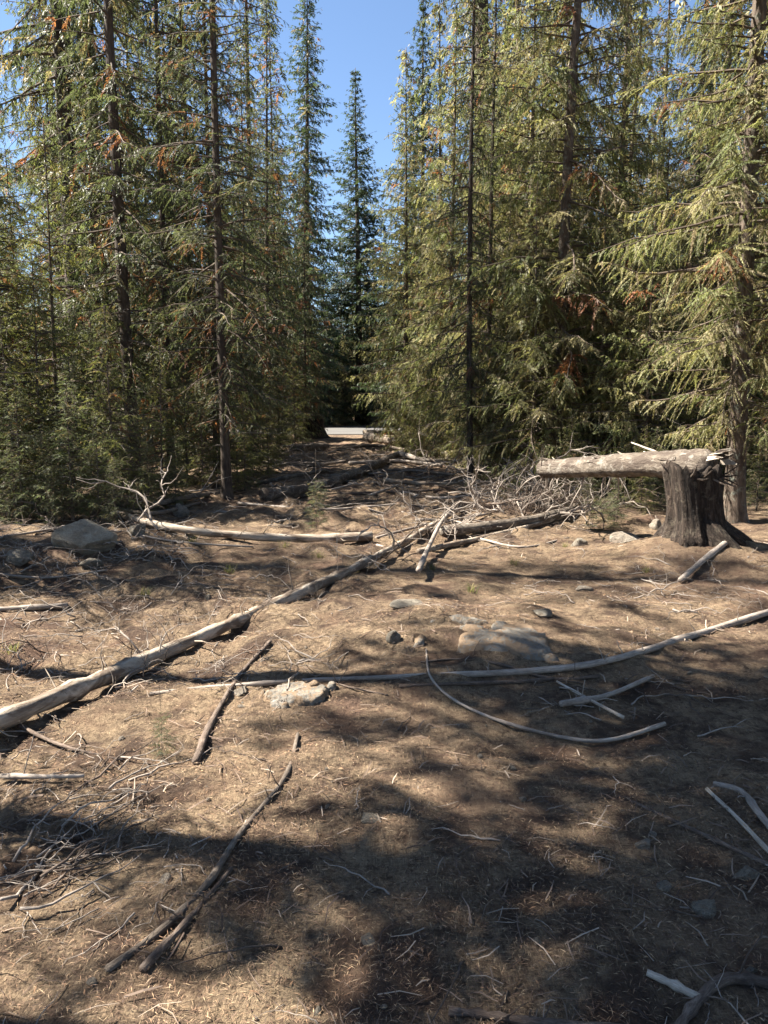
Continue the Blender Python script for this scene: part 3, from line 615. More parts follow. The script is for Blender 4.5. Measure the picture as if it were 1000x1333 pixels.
log('bark_branch', [(388, 955), (372, 1010), (312, 1085), (270, 1150), (205, 1215), (140, 1262)], 0.010, 0.016, 'long dull brown branch with forked top on shaded needles', 'branch', M_STICKB, 8, 22, 5, 0.05, 14, sink=0.1, stubL=0.06)
log('bark_branch', [(302, 1130), (250, 1192), (185, 1262)], 0.008, 0.014, 'shorter dark branch lying alongside the long forked branch', 'branch', M_STICKD, 8, 14, 2, 0.05, 15, stubL=0.05)
log('bark_branch', [(352, 835), (312, 880), (276, 940), (255, 992)], 0.012, 0.018, 'rough bark-covered branch crossing under the end of the thin pole', 'branch', M_STICKD, 9, 18, 6, 0.12, 16, stubL=0.05)
log('fallen_pole', [(-40, 797), (0, 793), (88, 788)], 0.025, 0.02, 'straight short pole lying on the litter below the grey boulder', 'log', M_STICK, 8, 10, 2, 0.04, 17)
log('leaning_stick', [(545, 742), (560, 708), (577, 676), (600, 652)], 0.03, 0.022, 'bare stick leaning over the tip of the long pale log', 'stick', M_STICK, 8, 12, 2, 0.05, 18, sink=-3.0)
log('stick', [(886, 755), (915, 730), (950, 703)], 0.025, 0.035, 'pale broken stick slanting down from the foot of the big stump', 'stick', M_STICK, 8, 10, 1, 0.06, 19, sink=-0.5)
log('stick', [(842, 1266), (875, 1281), (912, 1300)], 0.010, 0.013, 'short pale peeled stick beside the thick forked branch', 'stick', M_SPLINT, 8, 8, 0, 0.06, 20)
log('bark_branch', [(880, 1345), (905, 1308), (938, 1278), (975, 1276), (1040, 1290)], 0.015, 0.018, 'thick crooked branch in shade beside the short peeled stick', 'branch', M_STICKD, 9, 16, 2, 0.06, 21)
log('bark_branch', [(585, 1316), (640, 1322), (700, 1331), (820, 1342)], 0.012, 0.016, 'knobbly branch half buried in the sunlit needles', 'branch', M_STICKD, 8, 14, 5, 0.09, 22, stubL=0.03)
log('stick', [(920, 1027), (960, 1065), (1010, 1118)], 0.009, 0.008, 'thin whitish straight stick beside the crooked grey branch', 'stick', M_SPLINT, 7, 9, 0, 0.05, 23, sink=-0.6)
log('bark_branch', [(930, 1020), (965, 1030), (985, 1055), (1010, 1085)], 0.012, 0.017, 'crooked grey branch bent like a knee on shaded ground', 'branch', M_STICK, 8, 10, 2, 0.08, 24, stubL=0.05)
log('bark_branch', [(822, 1043), (880, 1070), (940, 1098), (1020, 1135)], 0.007, 0.010, 'long dark thin branch lying on the shaded gravelly soil', 'branch', M_STICKD, 7, 14, 6, 0.05, 25, stubL=0.05)
log('stick', [(730, 916), (790, 905), (850, 880)], 0.020, 0.012, 'bent grey stick in the twig heap below the thin pole', 'stick', M_STICK, 8, 10, 1, 0.05, 26, sink=-0.4)
log('stick', [(725, 887), (770, 912), (812, 934)], 0.007, 0.009, 'pale straight stick crossing over the bent grey stick', 'stick', M_SPLINT, 7, 9, 2, 0.05, 27, sink=-3)
log('stick', [(548, 862), (590, 858), (640, 862), (720, 884), (780, 880)], 0.006, 0.012, 'dark branch lying close under the long thin pole', 'stick', M_STICKD, 7, 14, 5, 0.05, 28)
log('stick', [(520, 893), (600, 890), (680, 887), (720, 884)], 0.010, 0.014, 'dark straight branch parallel to the long thin pole', 'stick', M_STICKD, 7, 12, 4, 0.05, 29)
log('stick', [(505, 905), (440, 890), (395, 868)], 0.006, 0.004, 'fine dark twig arching beside the thin pole', 'stick', M_STICKD, 6, 9, 3, 0.05, 30)
log('stick', [(0, 1010), (60, 1011), (110, 1010)], 0.012, 0.008, 'grey stick lying level over the shaded stick heap', 'stick', M_STICK, 7, 9, 2, 0.05, 31, sink=-2)
log('bark_branch', [(25, 945), (60, 962), (95, 975), (160, 990)], 0.012, 0.006, 'dark curved branch reaching out under the long pale log', 'branch', M_STICKD, 7, 10, 3, 0.05, 32, sink=-1)

for k, (p, r0, r1, m_) in enumerate((([(310, 655), (420, 663), (530, 655)], .022, .015, 0), ([(430, 620), (520, 612), (590, 618)], .04, .03, 1), ([(455, 603), (520, 600), (575, 606)], .05, .04, 0), ([(395, 668), (480, 655), (560, 660)], .018, .012, 1), ([(520, 640), (570, 648), (640, 642)], .03, .02, 0), ([(440, 585), (490, 580), (540, 588)], .06, .05, 1), ([(150, 690), (230, 705), (330, 712)], .016, .010, 0), ([(100, 650), (190, 668), (260, 655)], .035, .025, 1), ([(190, 660), (240, 648), (300, 640)], .05, .04, 1), ([(490, 700), (560, 682), (640, 668)], .02, .012, 0), ([(0, 700), (60, 690), (140, 675)], .018, .012, 0), ([(-20, 745), (60, 752), (140, 742)], .014, .009, 0), ([(520, 590), (560, 600), (600, 596)], .06, .05, 0), ([(350, 600), (400, 606), (450, 600)], .05, .035, 1), ([(480, 645), (540, 625), (600, 612)], .022, .014, 0), ([(620, 700), (680, 712), (740, 700)], .016, .01, 0))):
    log('thin_pole', p, r0, r1, 'thin dead pole among the slash crossing the track', 'log', M_STICKB if m_ else M_STICK, 7, 12, 4, 0.07, 60+k, 'thin poles in the track slash', sink=-0.3)
# stump
def build_stump():
    c = gp(903, 698); cx, cy = float(c[0]), float(c[1]); z0 = float(height(cx, cy))
    e = bpy.data.objects.new('broken_stump', None); COL.objects.link(e); e.location = (cx, cy, z0); e.scale = (0.84, 0.84, 1)
    r_ = np.random.default_rng(77)
    nz, ns = 26, 64; Ht = 0.76
    ang = np.linspace(0, 2*np.pi, ns, endpoint=False)
    ridge = 0.07*np.sin(ang*5+0.6)+0.07*np.abs(np.sin(ang*6.0+2))+0.06*np.sin(ang*13+1)+0.035*np.sin(ang*23)-0.03
    V, G = [], []
    for i in range(nz):
        u = i/(nz-1); z = -0.3+u*(Ht+0.3)
        zz = max(z, 0)/Ht
        R = 0.285+0.13*math.exp(-max(z, 0)/0.14)+0.055*zz
        rr = R*(1+ridge*(1.35-0.7*zz)+0.05*vnoise(np.cos(ang)*4+zz*3, np.sin(ang)*4+9))
        ctr = np.array([0.06-0.13*zz, 0.0, 0])
        top = (0.10*vnoise(ang*3, np.full(ns, 4.0))+0.10*vnoise(ang*9, np.full(ns, 8.0)))*(max(0, zz-0.55)/0.45)
        V.append(np.stack([ctr[0]+np.cos(ang)*rr, ctr[1]+np.sin(ang)*rr, np.full(ns, z)+top], 1))
        G.append(np.stack([np.cos(ang)*R, np.sin(ang)*R, np.full(ns, z)], 1))
    # rotten hollow top
    for k, (f, dz) in enumerate(((0.8, -0.03), (0.5, -0.10), (0.15, -0.14))):
        last = V[nz-1]; m = last.mean(0)
        V.append(m+(last-m)*np.array([f, f, 0.5])+np.array([0, 0, dz])+r_.normal(0, 0.012, (ns, 3)))
        G.append(G[nz-1]*f)
    rows = len(V); V = np.vstack(V); G = np.vstack(G)
    Fc = [(i*ns+k, i*ns+(k+1) % ns, (i+1)*ns+(k+1) % ns, (i+1)*ns+k) for i in range(rows-1) for k in range(ns)]
    Fc.append(tuple(range((rows-1)*ns, rows*ns)))
    add_obj('stump_body', indexed_mesh('stump_body', V, Fc, True, G, M_STUMP), e)
    for a, L, r0 in ((-0.35, 0.75, 0.10), (-1.2, 0.6, 0.11), (0.5, 0.7, 0.09), (3.9, 0.3, 0.08), (4.9, 0.4, 0.10), (2.2, 0.5, 0.09), (-0.8, 0.65, 0.09)):
        P = []
        for t in np.linspace(0, 1, 8):
            q = 0.22+L*t; x, y = q*math.cos(a+0.3*t), q*math.sin(a+0.3*t)
            gz = float(height(cx+x, cy+y))-z0
            P.append((x, y, 0.20*(1-t)**2+gz*min(1, t*1.5)-0.05*t))
        v, f, g = tube_arrays(P, np.linspace(r0, 0.025, 8), 8, 0.10, int(a*10)+50)
        add_obj('root', indexed_mesh('root', v, f, True, g, M_STUMP), e)
    # torn splinters standing on the rim
    for k in range(26):
        a = r_.uniform(-1.9, 1.9) if k < 18 else r_.uniform(0, 6.28); q = 0.26+r_.uniform(0, 0.07)
        x, y = q*math.cos(a)-0.05, q*math.sin(a); L = r_.uniform(0.10, 0.30)
        d = unit(np.array([math.cos(a)*0.5+0.3, math.sin(a)*0.5, r_.uniform(-0.6, 0.5)]))
        p0 = np.array([x, y, Ht-0.10]); w = unit(np.cross(d, [0, 0, 1]))*r_.uniform(0.012, 0.035); th = unit(np.cross(w, d))*0.008
        p1 = p0+d*L*0.6; p2 = p0+d*L+r_.normal(0, 0.015, 3)
        V = [p0-w-th, p0+w-th, p0+w+th, p0-w+th, p1-w*.8-th, p1+w*.6-th, p1+w*.6+th, p1-w*.8+th, p2-th*.3, p2+w*.2-th*.3, p2+w*.2+th*.3, p2+th*.3]
        Fc = [(0, 3, 2, 1)]+[(b+i, b+(i+1) % 4, b+4+(i+1) % 4, b+4+i) for b in (0, 4) for i in range(4)]+[(8, 9, 10, 11)]
        add_obj('splinter', indexed_mesh('splinter', V, Fc, False, np.array(V)+k, M_STUMP if k % 3 else M_LOGB), e)
    tag(e, 'big dark rotten stump with flared roots and a torn splintered top', 'stump')
    return np.array([cx, cy, z0])
ST = build_stump()
def build_leaning_trunk():
    a = np.array([ST[0]+0.16, ST[1]-0.02, ST[2]+0.76+0.03])
    d = pray(722, 610); end = np.array([0, 0, CAM_Z])+d*(10.6/d[1])
    d2 = pray(706, 610); end2 = np.array([0, 0, CAM_Z])+d2*(10.85/d2[1])
    P = resample([a, a*0.6+end*0.4+np.array([0, 0, 0.02]), end, end2], 60)
    r_ = np.random.default_rng(5)
    R = np.linspace(0.165, 0.11, 60)*(1+0.025*r_.standard_normal(60)); R[0] *= 0.5; R[1] *= 0.8; R[-1] *= 0.7
    v, f, g = tube_arrays(P-a, R, 26, 0.055, 8)
    o = add_obj('snapped_log', indexed_mesh('snapped_log', v, f, True, g, M_LOGB)); o.location = a
    ax = unit(P[24]-P[0]); up = np.array([0, 0, 1.0]); sd = np.cross(ax, up)
    for k in range(30):     # lifted flakes of bark and torn wood at the break
        i = 0 if k < 10 else r_.integers(6, 50)
        th = r_.uniform(0.2, 2.9); rad = R[max(i, 1)]
        nrm = sd*math.cos(th)+up*math.sin(th)
        p0 = P[i]-a+nrm*rad*0.93-ax*(0.0 if k < 10 else 0)
        dr = unit(-ax*(1 if k < 10 else -1)+nrm*r_.uniform(-0.05, 0.35)); L = r_.uniform(0.10, 0.24) if k < 10 else r_.uniform(0.10, 0.3)
        w = unit(np.cross(dr, nrm))*r_.uniform(0.010, 0.035); t = nrm*0.007
        p1 = p0+dr*L*0.5; p2 = p0+dr*L+r_.normal(0, 0.02, 3)
        V = [p0-w-t, p0+w-t, p0+w+t, p0-w+t, p1-w-t, p1+w*.7-t, p1+w*.7+t, p1-w+t, p2-t*.4, p2+w*.3-t*.4, p2+w*.3+t*.4, p2+t*.4]
        Fc = [(0, 3, 2, 1)]+[(b+i_, b+(i_+1) % 4, b+4+(i_+1) % 4, b+4+i_) for b in (0, 4) for i_ in range(4)]+[(8, 9, 10, 11)]
        add_obj('bark_flake' if k >= 10 else 'splinter', indexed_mesh('flake', V, Fc, False, np.array(V)+k, M_SPLINT if k % 4 == 0 else M_LOGB), o)
    for k in range(7):      # dead limb stubs hanging below
        i = r_.integers(18, 56); th = r_.uniform(-2.2, -0.6); nrm = sd*math.cos(th)+up*math.sin(th); L = r_.uniform(0.25, 0.6)
        q = P[i]-a+np.outer(np.linspace(0.5*R[i]/L, 1, 5), nrm+ax*0.3)*L+np.cumsum(r_.normal(0, 0.02, (5, 3)), 0)
        vv, ff, gg = tube_arrays(q, np.linspace(0.016, 0.004, 5), 6, 0.05, k)
        add_obj('limb', indexed_mesh('limb', vv, ff, True, gg, M_STICK), o)
    tag(o, 'thick broken trunk lying level from the stump top onto the brush pile', 'log')
build_leaning_trunk()
# pale split shards lying over the break
for k, (a, b, dz) in enumerate((((822, 576), (888, 604), 9.0), ((838, 588), (880, 606), 9.1))):
    d0, d1 = pray(*a), pray(*b)
    o0 = np.array([0, 0, CAM_Z]); p, q = o0+d0*((9.35)/d0[1]), o0+d1*((8.78)/d1[1])
    log('wood_shard', [p, (p+q)/2+np.array([0, 0, .01]), q], 0.008, 0.028, ['long pale split shard sticking up from the break in the trunk', 'shorter pale shard lying beside the long shard on the trunk'][k], 'shard', M_SPLINT, 5, 8, 0, 0.15, 40+k, pix=False)

# rotten stump near the road
def far_stump():
    c = at(408, 33.5); r_ = np.random.default_rng(4); P, R = [], []
    for z in (-0.3, 0, 0.15, 0.4, 0.7, 0.95, 1.05):
        P.append((0.08*z, 0, z)); R.append(0.42+0.35*math.exp(-max(z, 0)/0.25)-(0.15 if z > 1 else 0))
    v, f, g = tube_arrays(P, R, 18, 0.09, 6)
    o = add_obj('rotten_stump', indexed_mesh('rotten_stump', v, f, True, g, M_STUMP)); o.location = c
    tag(o, 'dark old stump at the end of the track near the gravel road', 'stump')
far_stump()

# ------------------------------------------------------------------ rocks
def rock_mesh(seed, sub=3, planes=11, lo=0.38, hi=0.82):
    r_ = np.random.default_rng(seed)
    bm = bmesh.new(); bmesh.ops.create_icosphere(bm, subdivisions=sub, radius=1)
    ns = unit(r_.normal(0, 1, (planes, 3))); ds = r_.uniform(lo, hi, planes)
    for v in bm.verts:
        p = np.array(v.co)
        for n_, d_ in zip(ns, ds):
            k = p.dot(n_)-d_
            if k > 0: p = p-n_*k*0.97
        p = p*(1+0.10*float(vnoise(p[0]*3+seed, p[1]*3+p[2]*2.3))+0.06*float(vnoise(p[0]*8+seed, p[1]*7+p[2]*6)))
        v.co = p
    me = bpy.data.meshes.new('rock'); bm.to_mesh(me); bm.free()
    for p in me.polygons: p.use_smooth = True
    return me
def rock(px, py, wpx, hratio, label, seed, cat='rock', m=None, group=None, depth=0.8, name='rock', sub=3, sinkf=0.35, rot=None):
    p = gp(px, py); d = p[1]; w = wpx/F_PX*d/2
    me = rock_mesh(seed, sub); me.materials.append(m or M_ROCK)
    o = add_obj(name, me); h = w*hratio
    o.scale = (w, w*depth, h*1.1); o.rotation_euler = (0, 0, random.uniform(-0.5, 0.5) if rot is None else rot)
    cy = p[1]+w*depth*0.5
    o.location = (p[0], cy, float(height(p[0], cy))+h*(0.75-sinkf*1.6))
    return tag(o, label, cat, group)
rock(106, 722, 84, 0.70, 'large pale angular boulder at the foot of the saplings', 2, name='boulder', sub=5, sinkf=0.22, m=M_ROCKP)
rock(176, 697, 32, 0.8, 'rounded grey rock just beyond the large pale boulder', 3)
rock(18, 735, 46, 0.6, 'low mossy rock on the litter left of the large boulder', 5)
rock(231, 672, 30, 0.9, 'brownish rock behind the silver log', 6, m=M_ROCKT)
rock(114, 740, 36, 0.45, 'flat dark rock in front of the large pale boulder', 7)
rock(754, 711, 26, 0.75, 'split grey rock between the brush pile and the stump', 8)
rock(815, 706, 42, 0.5, 'pale flat rock close to the foot of the big stump', 9, m=M_ROCKT)
rock(857, 690, 24, 0.9, 'tan rock leaning against the side of the big stump', 10, m=M_ROCKT)
rock(273, 782, 15, 0.9, 'small pale stone behind the long barkless log', 12)
rock(482, 1068, 34, 0.5, 'smooth grey stone in the sunlit needles', 14)
rock(681, 1043, 18, 0.6, 'small yellowish stone in the sunny patch', 15, m=M_ROCKT)
rock(925, 1190, 52, 0.4, 'flat bluish stone half buried in shaded soil', 16)
rock(975, 1145, 44, 0.55, 'angular bluish stone beyond the flat half buried one', 17)
rock(842, 1105, 34, 0.4, 'flat brown stone on shaded gravelly soil', 18, m=M_ROCKT)
rock(851, 1090, 13, 0.9, 'small round pebble resting behind the flat brown stone', 19, m=M_ROCKT)
rock(867, 1160, 34, 0.35, 'dark flat stone near the half buried bluish stone', 20)
rock(980, 1268, 26, 0.5, 'pale stone beside the thick crooked branch', 21)
rock(480, 1228, 34, 0.4, 'dull stone in the shade below the smooth grey stone', 22)
rock(762, 770, 26, 0.5, 'small flat stone on the shaded slope below the stump', 23, m=M_ROCKT)
rock(668, 1003, 12, 0.8, 'tiny stone just below the bow-shaped stick', 24)
rock(515, 836, 26, 0.8, 'small upright pale stone at the end of the broad bedrock slab', 13)
rock(530, 790, 46, 0.3, 'flat grey rock behind the broad bedrock slab', 33, sinkf=0.4)
rock(706, 803, 44, 0.3, 'low flat rock between the broad slab and the stump mound', 34, sinkf=0.4)
rock(312, 905, 40, 0.35, 'pale flat rock beside the bark-covered branch', 35, m=M_ROCKT, sinkf=0.4)
# bedrock showing through
def make_bedrock():
    m, nt, b, out = mat('bedrock')
    pos = N(nt, 'ShaderNodeNewGeometry').outputs['Position']
    n1 = noise(nt, pos, 9, 9, 0.72, 0.4); n2 = noise(nt, pos, 45, 5, 0.75); n3 = noise(nt, pos, 5.5, 7, 0.7)
    c = ramp(nt, n1, [(0.3, (0.10, 0.09, 0.075)), (0.5, (0.19, 0.175, 0.15)), (0.7, (0.29, 0.27, 0.235))])
    c = mix(nt, ramp(nt, n2, [(0.50, 0.0), (0.60, 0.8)]), c, (0.24, 0.17, 0.11))
    c = mix(nt, ramp(nt, n3, [(0.50, 0.0), (0.54, 0.95)]), c, (0.22, 0.155, 0.10))
    nt.links.new(c, b.inputs['Base Color']); b.inputs['Roughness'].default_value = 0.92; b.inputs['Specular IOR Level'].default_value = 0.2
    bump(nt, b, n1, 1.0, 0.05); return m
M_BED = make_bedrock()
def slab(px, py, wpx, label, seed, depth=0.7):
    p = gp(px, py); w = wpx/F_PX*p[1]/2; n = 72
    g = np.linspace(-1.25, 1.25, n); X, Y = np.meshgrid(g, g)
    wx, wy = p[0]+X*w, p[1]+Y*w*depth
    e = 1-np.hypot(X, Y)+0.9*vnoise(X*1.7+seed*3.3, Y*1.7+seed)+0.5*vnoise(X*5+seed, Y*5)+0.15*vnoise(X*11+seed, Y*11)
    m = sstep(-0.05, 0.30, e)
    sm = np.zeros_like(wx)
    for ox, oy in ((0, 0), (.15, 0), (-.15, 0), (0, .15), (0, -.15), (.1, .1), (-.1, .1), (.1, -.1), (-.1, -.1)): sm += height(wx+ox, wy+oy)/9
    Zs = sm+0.034*m-0.14*(1-m)+0.02*vnoise(X*3+seed, Y*3)*m+0.014*np.abs(vnoise(X*5, Y*8+seed))*m+0.005*vnoise(X*17, Y*17+seed)*m
    V = np.stack([wx-p[0], wy-p[1], Zs-p[2]], -1).reshape(-1, 3)
    i = np.arange(n*n).reshape(n, n); Fc = np.stack([i[:-1, :-1], i[:-1, 1:], i[1:, 1:], i[1:, :-1]], -1).reshape(-1, 4)
    o = add_obj('bedrock_slab', indexed_mesh('bedrock_slab', V, Fc, True, None, M_BED)); o.location = p
    tag(o, label, 'rock')
for k, (px, py, w, lab) in enumerate(((640, 828, 190, 'broad flat grey bedrock slab showing through the needles'), (385, 912, 120, 'pale bedrock patch under the end of the thin pole'))):
    slab(px, py, w, lab, 50+k)
# loose stones
stone_meshes = []
for k in range(6):
    me = rock_mesh(90+k, 2); me.materials.append(M_ROCKT if k % 2 else M_ROCK); stone_meshes.append(me)
for k in range(120):
    a = rng.uniform(-0.62, 0.62); d = 1.6+9*rng.random()**1.6; x, y = d*math.sin(a), d*math.cos(a)
    s = 0.008+0.022*rng.random()**2.5
    o = add_obj('stone', stone_meshes[k % 6]); o.scale = (s*rng.uniform(.8, 1.3), s, s*rng.uniform(.5, .9)); o.rotation_euler = (0, 0, rng.uniform(0, 6.28))
    o.location = (x, y, float(height(x, y))+s*0.15)
    tag(o, 'little loose stone scattered on the needle floor', 'stone', 'little loose stones')

# ------------------------------------------------------------------ dead branches and twigs
def branch_mesh(seed, forks=5, crook=0.10, sides=5, r0=0.012, gnarl=1.0, arch=0.15):
    """a one metre dead branch along +X with side twigs"""
    r_ = np.random.default_rng(seed); n = 10
    P = np.zeros((n, 3)); P[:, 0] = np.linspace(0, 1, n)
    P[:, 1] = np.cumsum(r_.normal(0, crook*0.35, n)); P[:, 2] = np.cumsum(r_.normal(0, crook*0.2, n))+arch*np.sin(np.linspace(0, 3.14, n)); P -= P[0]
    parts = [tube_arrays(P, np.linspace(r0, r0*0.25, n), sides+1, 0.06, seed)]
    for k in range(forks):
        i = r_.integers(1, n-2); L = r_.uniform(0.15, 0.45)*(1-i/n*0.5); t = unit(P[i+1]-P[i])
        d = unit(t*0.8+unit(r_.normal(0, 1, 3)*np.array([1, 1, 0.7]))*0.9)
        q = P[i]+np.outer(np.linspace(0, 1, 6), d)*L+np.cumsum(r_.normal(0, 0.03*L*gnarl*2, (6, 3)), 0)*np.linspace(0, 1, 6)[:, None]
        q[:, 2] -= 0.2*L*np.linspace(0, 1, 6)**2*r_.uniform(-1, 1)
        parts.append(tube_arrays(q, np.linspace(r0*0.5, r0*0.12, 6), sides, 0.05, k))
    v, f, g = merge(parts)
    return v, f, g
def mk(seed, material, **kw):
    v, f, g = branch_mesh(seed, **kw); return indexed_mesh('dead_branch', v, f, True, g, material)
B_PILE = [mk(200+k, M_STICK if k % 3 else M_STICKD, forks=8, crook=0.12, r0=(0.009, 0.014, 0.007)[k % 3], gnarl=2.0, arch=0.22) for k in range(10)]
B_TWIG = [mk(230+k, M_STICK if k % 2 else M_STICKD, forks=[0, 1, 2, 3][k % 4], crook=0.07, r0=0.014, arch=0.03, sides=5) for k in range(14)]
def put(me, p, L, rz, tilt, name, label, cat, group, lift=0.0, roll=None):
    o = add_obj(name, me); o.scale = (L, L, L)
    o.location = (p[0], p[1], float(height(p[0], p[1]))+lift)
    o.rotation_euler = (random.uniform(0, 6.28) if roll is None else roll, tilt, rz)
    return tag(o, label, cat, group)
def ground_tilt(x, y, rz, L):
    h0 = float(height(x, y)); h1 = float(height(x+L*math.cos(rz), y+L*math.sin(rz)))
    return -math.atan2(h1-h0, L)
# brush pile
for k in range(112):
    px = rng.normal(692, 52); d = rng.normal(11.9, 0.8); p = at(px, d)
    put(B_PILE[k % 10], p, rng.uniform(0.5, 1.3), rng.uniform(0, 6.28), -rng.uniform(0.0, 0.95), 'dead_branch', 'grey bare branch tangled in the brush pile', 'branch', 'bare branches of the brush pile', lift=rng.uniform(-0.05, 0.25))
for k in range(24):
    p = at(rng.normal(585, 26), rng.normal(17.5, 1.6))
    put(B_PILE[k % 10], p, rng.uniform(0.8, 1.7), rng.uniform(0, 6.28), -rng.uniform(0.0, 0.8), 'dead_branch', 'bare branch of the slash heap beyond the brush pile', 'branch', 'branches of the far slash heap', lift=rng.uniform(-0.05, 0.2))
for k in range(32):
    px = rng.uniform(500, 610); p = gp(px, 735-(px-500)*0.62+rng.normal(0, 12))
    put(B_PILE[k % 10], p, rng.uniform(0.3, 0.9), rng.uniform(0, 6.28), -rng.uniform(0.0, 0.5), 'dead_branch', 'bare twiggy branch heaped over the tip of the long pale log', 'branch', 'twiggy branches over the log tip', lift=rng.uniform(0, 0.12))
for k in range(34):
    p = gp(rng.uniform(-30, 230), rng.uniform(640, 700))
    put(B_PILE[k % 10], p, rng.uniform(0.6, 1.5), rng.uniform(0, 6.28), -rng.uniform(0.0, 0.5), 'dead_branch', 'dead branch in the slash under the saplings by the boulder', 'branch', 'dead branches under the saplings', lift=rng.uniform(0, 0.1))
for k in range(34):   # heap of sticks along the long log's shaded side
    t = rng.random(); px, py = 10+150*t+rng.normal(0, 22), 1190-190*t+rng.normal(0, 16)
    p = gp(px, py); rz = math.radians(62)+rng.normal(0, 0.35)
    put(B_TWIG[k % 14], p, rng.uniform(0.18, 0.5), rz, ground_tilt(p[0], p[1], rz, 0.4)-rng.uniform(0, 0.12), 'stick', 'weathered stick in the narrow heap below the long pale log', 'stick', 'sticks of the narrow heap', lift=rng.uniform(0.0, 0.05))
for k in range(26):
    p = gp(rng.uniform(700, 900), rng.uniform(870, 935)); rz = rng.uniform(0, 6.28)
    put(B_TWIG[k % 14], p, rng.uniform(0.12, 0.4), rz, ground_tilt(p[0], p[1], rz, 0.3), 'twig', 'loose twig in the heap under the long thin pole', 'twig', 'twigs under the thin pole', lift=0.008)
for k in range(24):   # small branches caught along the long log
    t = rng.random(); p = gp(120+380*t, 885-165*t+rng.normal(6, 14)); rz = rng.uniform(0, 6.28)
    put(B_PILE[k % 10], p, rng.uniform(0.2, 0.55), rz, -rng.uniform(0, 0.7), 'dead_branch', 'small dead branch caught along the long pale log', 'branch', 'small branches along the long log', lift=rng.uniform(0, 0.06))
for k in range(34):
    p = gp(rng.uniform(-20, 330), rng.uniform(735, 880)); rz = rng.uniform(0, 6.28)
    put(B_PILE[k % 10], p, rng.uniform(0.2, 0.7), rz, -rng.uniform(0, 0.35), 'dead_branch', 'small dead branch on the rough ground between boulder and long log', 'branch', 'small branches between boulder and long log', lift=rng.uniform(-0.01, 0.03))
for k in range(300):
    a = rng.uniform(-0.66, 0.66); d = 1.6+11*rng.random()**1.3; x, y = d*math.sin(a), d*math.cos(a); rz = rng.uniform(0, 6.28); L = rng.uniform(0.06, 0.38)
    put(B_TWIG[k % 14], (x, y), L, rz, ground_tilt(x, y, rz, L)-rng.uniform(0, 0.08), 'twig', 'loose dead twig scattered on the needle floor', 'twig', 'loose twigs on the needle floor', lift=0.004)
for k in range(40):
    p = (rng.uniform(-3.8, 2.6), rng.uniform(10, 25)); rz = rng.uniform(0, 6.28)
    put(B_PILE[k % 10], p, rng.uniform(0.5, 1.3), rz, -rng.uniform(0, 0.25), 'dead_branch', 'dead branch of the slash littering the shaded track', 'branch', 'slash branches on the shaded track', lift=rng.uniform(0, 0.05))
for k in range(110):
    x, y = rng.uniform(-3.8, 2.4), rng.uniform(10.5, 26); rz = rng.normal(0, 0.6); L = rng.uniform(0.4, 1.6)
    put(B_TWIG[k % 14], (x-L/2, y), L, rz, ground_tilt(x-L/2, y, rz, L), 'stick', 'dead stick lying across the shaded track', 'stick', 'sticks across the shaded track', lift=0.01)

# finer slash nobody could count: joined into one mesh
def slash():
    r_ = np.random.default_rng(909); VV, FF, GG, off = [], [], [], 0
    kinds = [branch_mesh(300+k, forks=[2, 3, 4, 1][k % 4], crook=0.12, sides=3, r0=(0.010, 0.016, 0.007)[k % 3], arch=0.08) for k in range(12)]
    spots = []
    for _ in range(210): p = gp(r_.uniform(-30, 420), r_.uniform(715, 900)); spots.append((p[0], p[1], r_.uniform(0.12, 0.5)))
    for _ in range(230): spots.append((r_.uniform(-4, 2.8), r_.uniform(9.0, 26), r_.uniform(0.3, 1.1)))
    for _ in range(190): p = gp(r_.uniform(-20, 260), r_.uniform(645, 735)); spots.append((p[0], p[1], r_.uniform(0.2, 0.8)))
    for _ in range(110): p = gp(r_.uniform(0, 230), r_.uniform(980, 1200)); spots.append((p[0], p[1], r_.uniform(0.08, 0.3)))
    for _ in range(90): p = gp(r_.uniform(560, 1010), r_.uniform(690, 800)); spots.append((p[0], p[1], r_.uniform(0.08, 0.35)))
    for _ in range(60): p = gp(r_.uniform(820, 1010), r_.uniform(730, 800)); spots.append((p[0], p[1], r_.uniform(0.1, 0.5)))
    for i, (x, y, L) in enumerate(spots):
        v, f, g = kinds[i % 12]; a = r_.uniform(0, 6.283); ro = r_.uniform(0, 6.283)
        rx = np.array([[1, 0, 0], [0, math.cos(ro), -math.sin(ro)], [0, math.sin(ro), math.cos(ro)]])
        w = v@rx.T*L; t = -ground_tilt(x, y, a, L)+r_.uniform(-0.02, 0.12)
        ry = np.array([[math.cos(t), 0, -math.sin(t)], [0, 1, 0], [math.sin(t), 0, math.cos(t)]]); w = w@ry.T
        rzm = np.array([[math.cos(a), -math.sin(a), 0], [math.sin(a), math.cos(a), 0], [0, 0, 1]]); w = w@rzm.T
        VV.append(w+np.array([x, y, float(height(x, y))+0.012])); GG.append(g+i*3.7); FF += [tuple(q+off for q in fc) for fc in f]; off += len(v)
    o = add_obj('slash_litter', indexed_mesh('slash_litter', np.vstack(VV), FF, True, np.vstack(GG), M_STICK))
    tag(o, 'fine dead branch litter strewn over the rough ground and track', None, None, 'stuff')
slash()
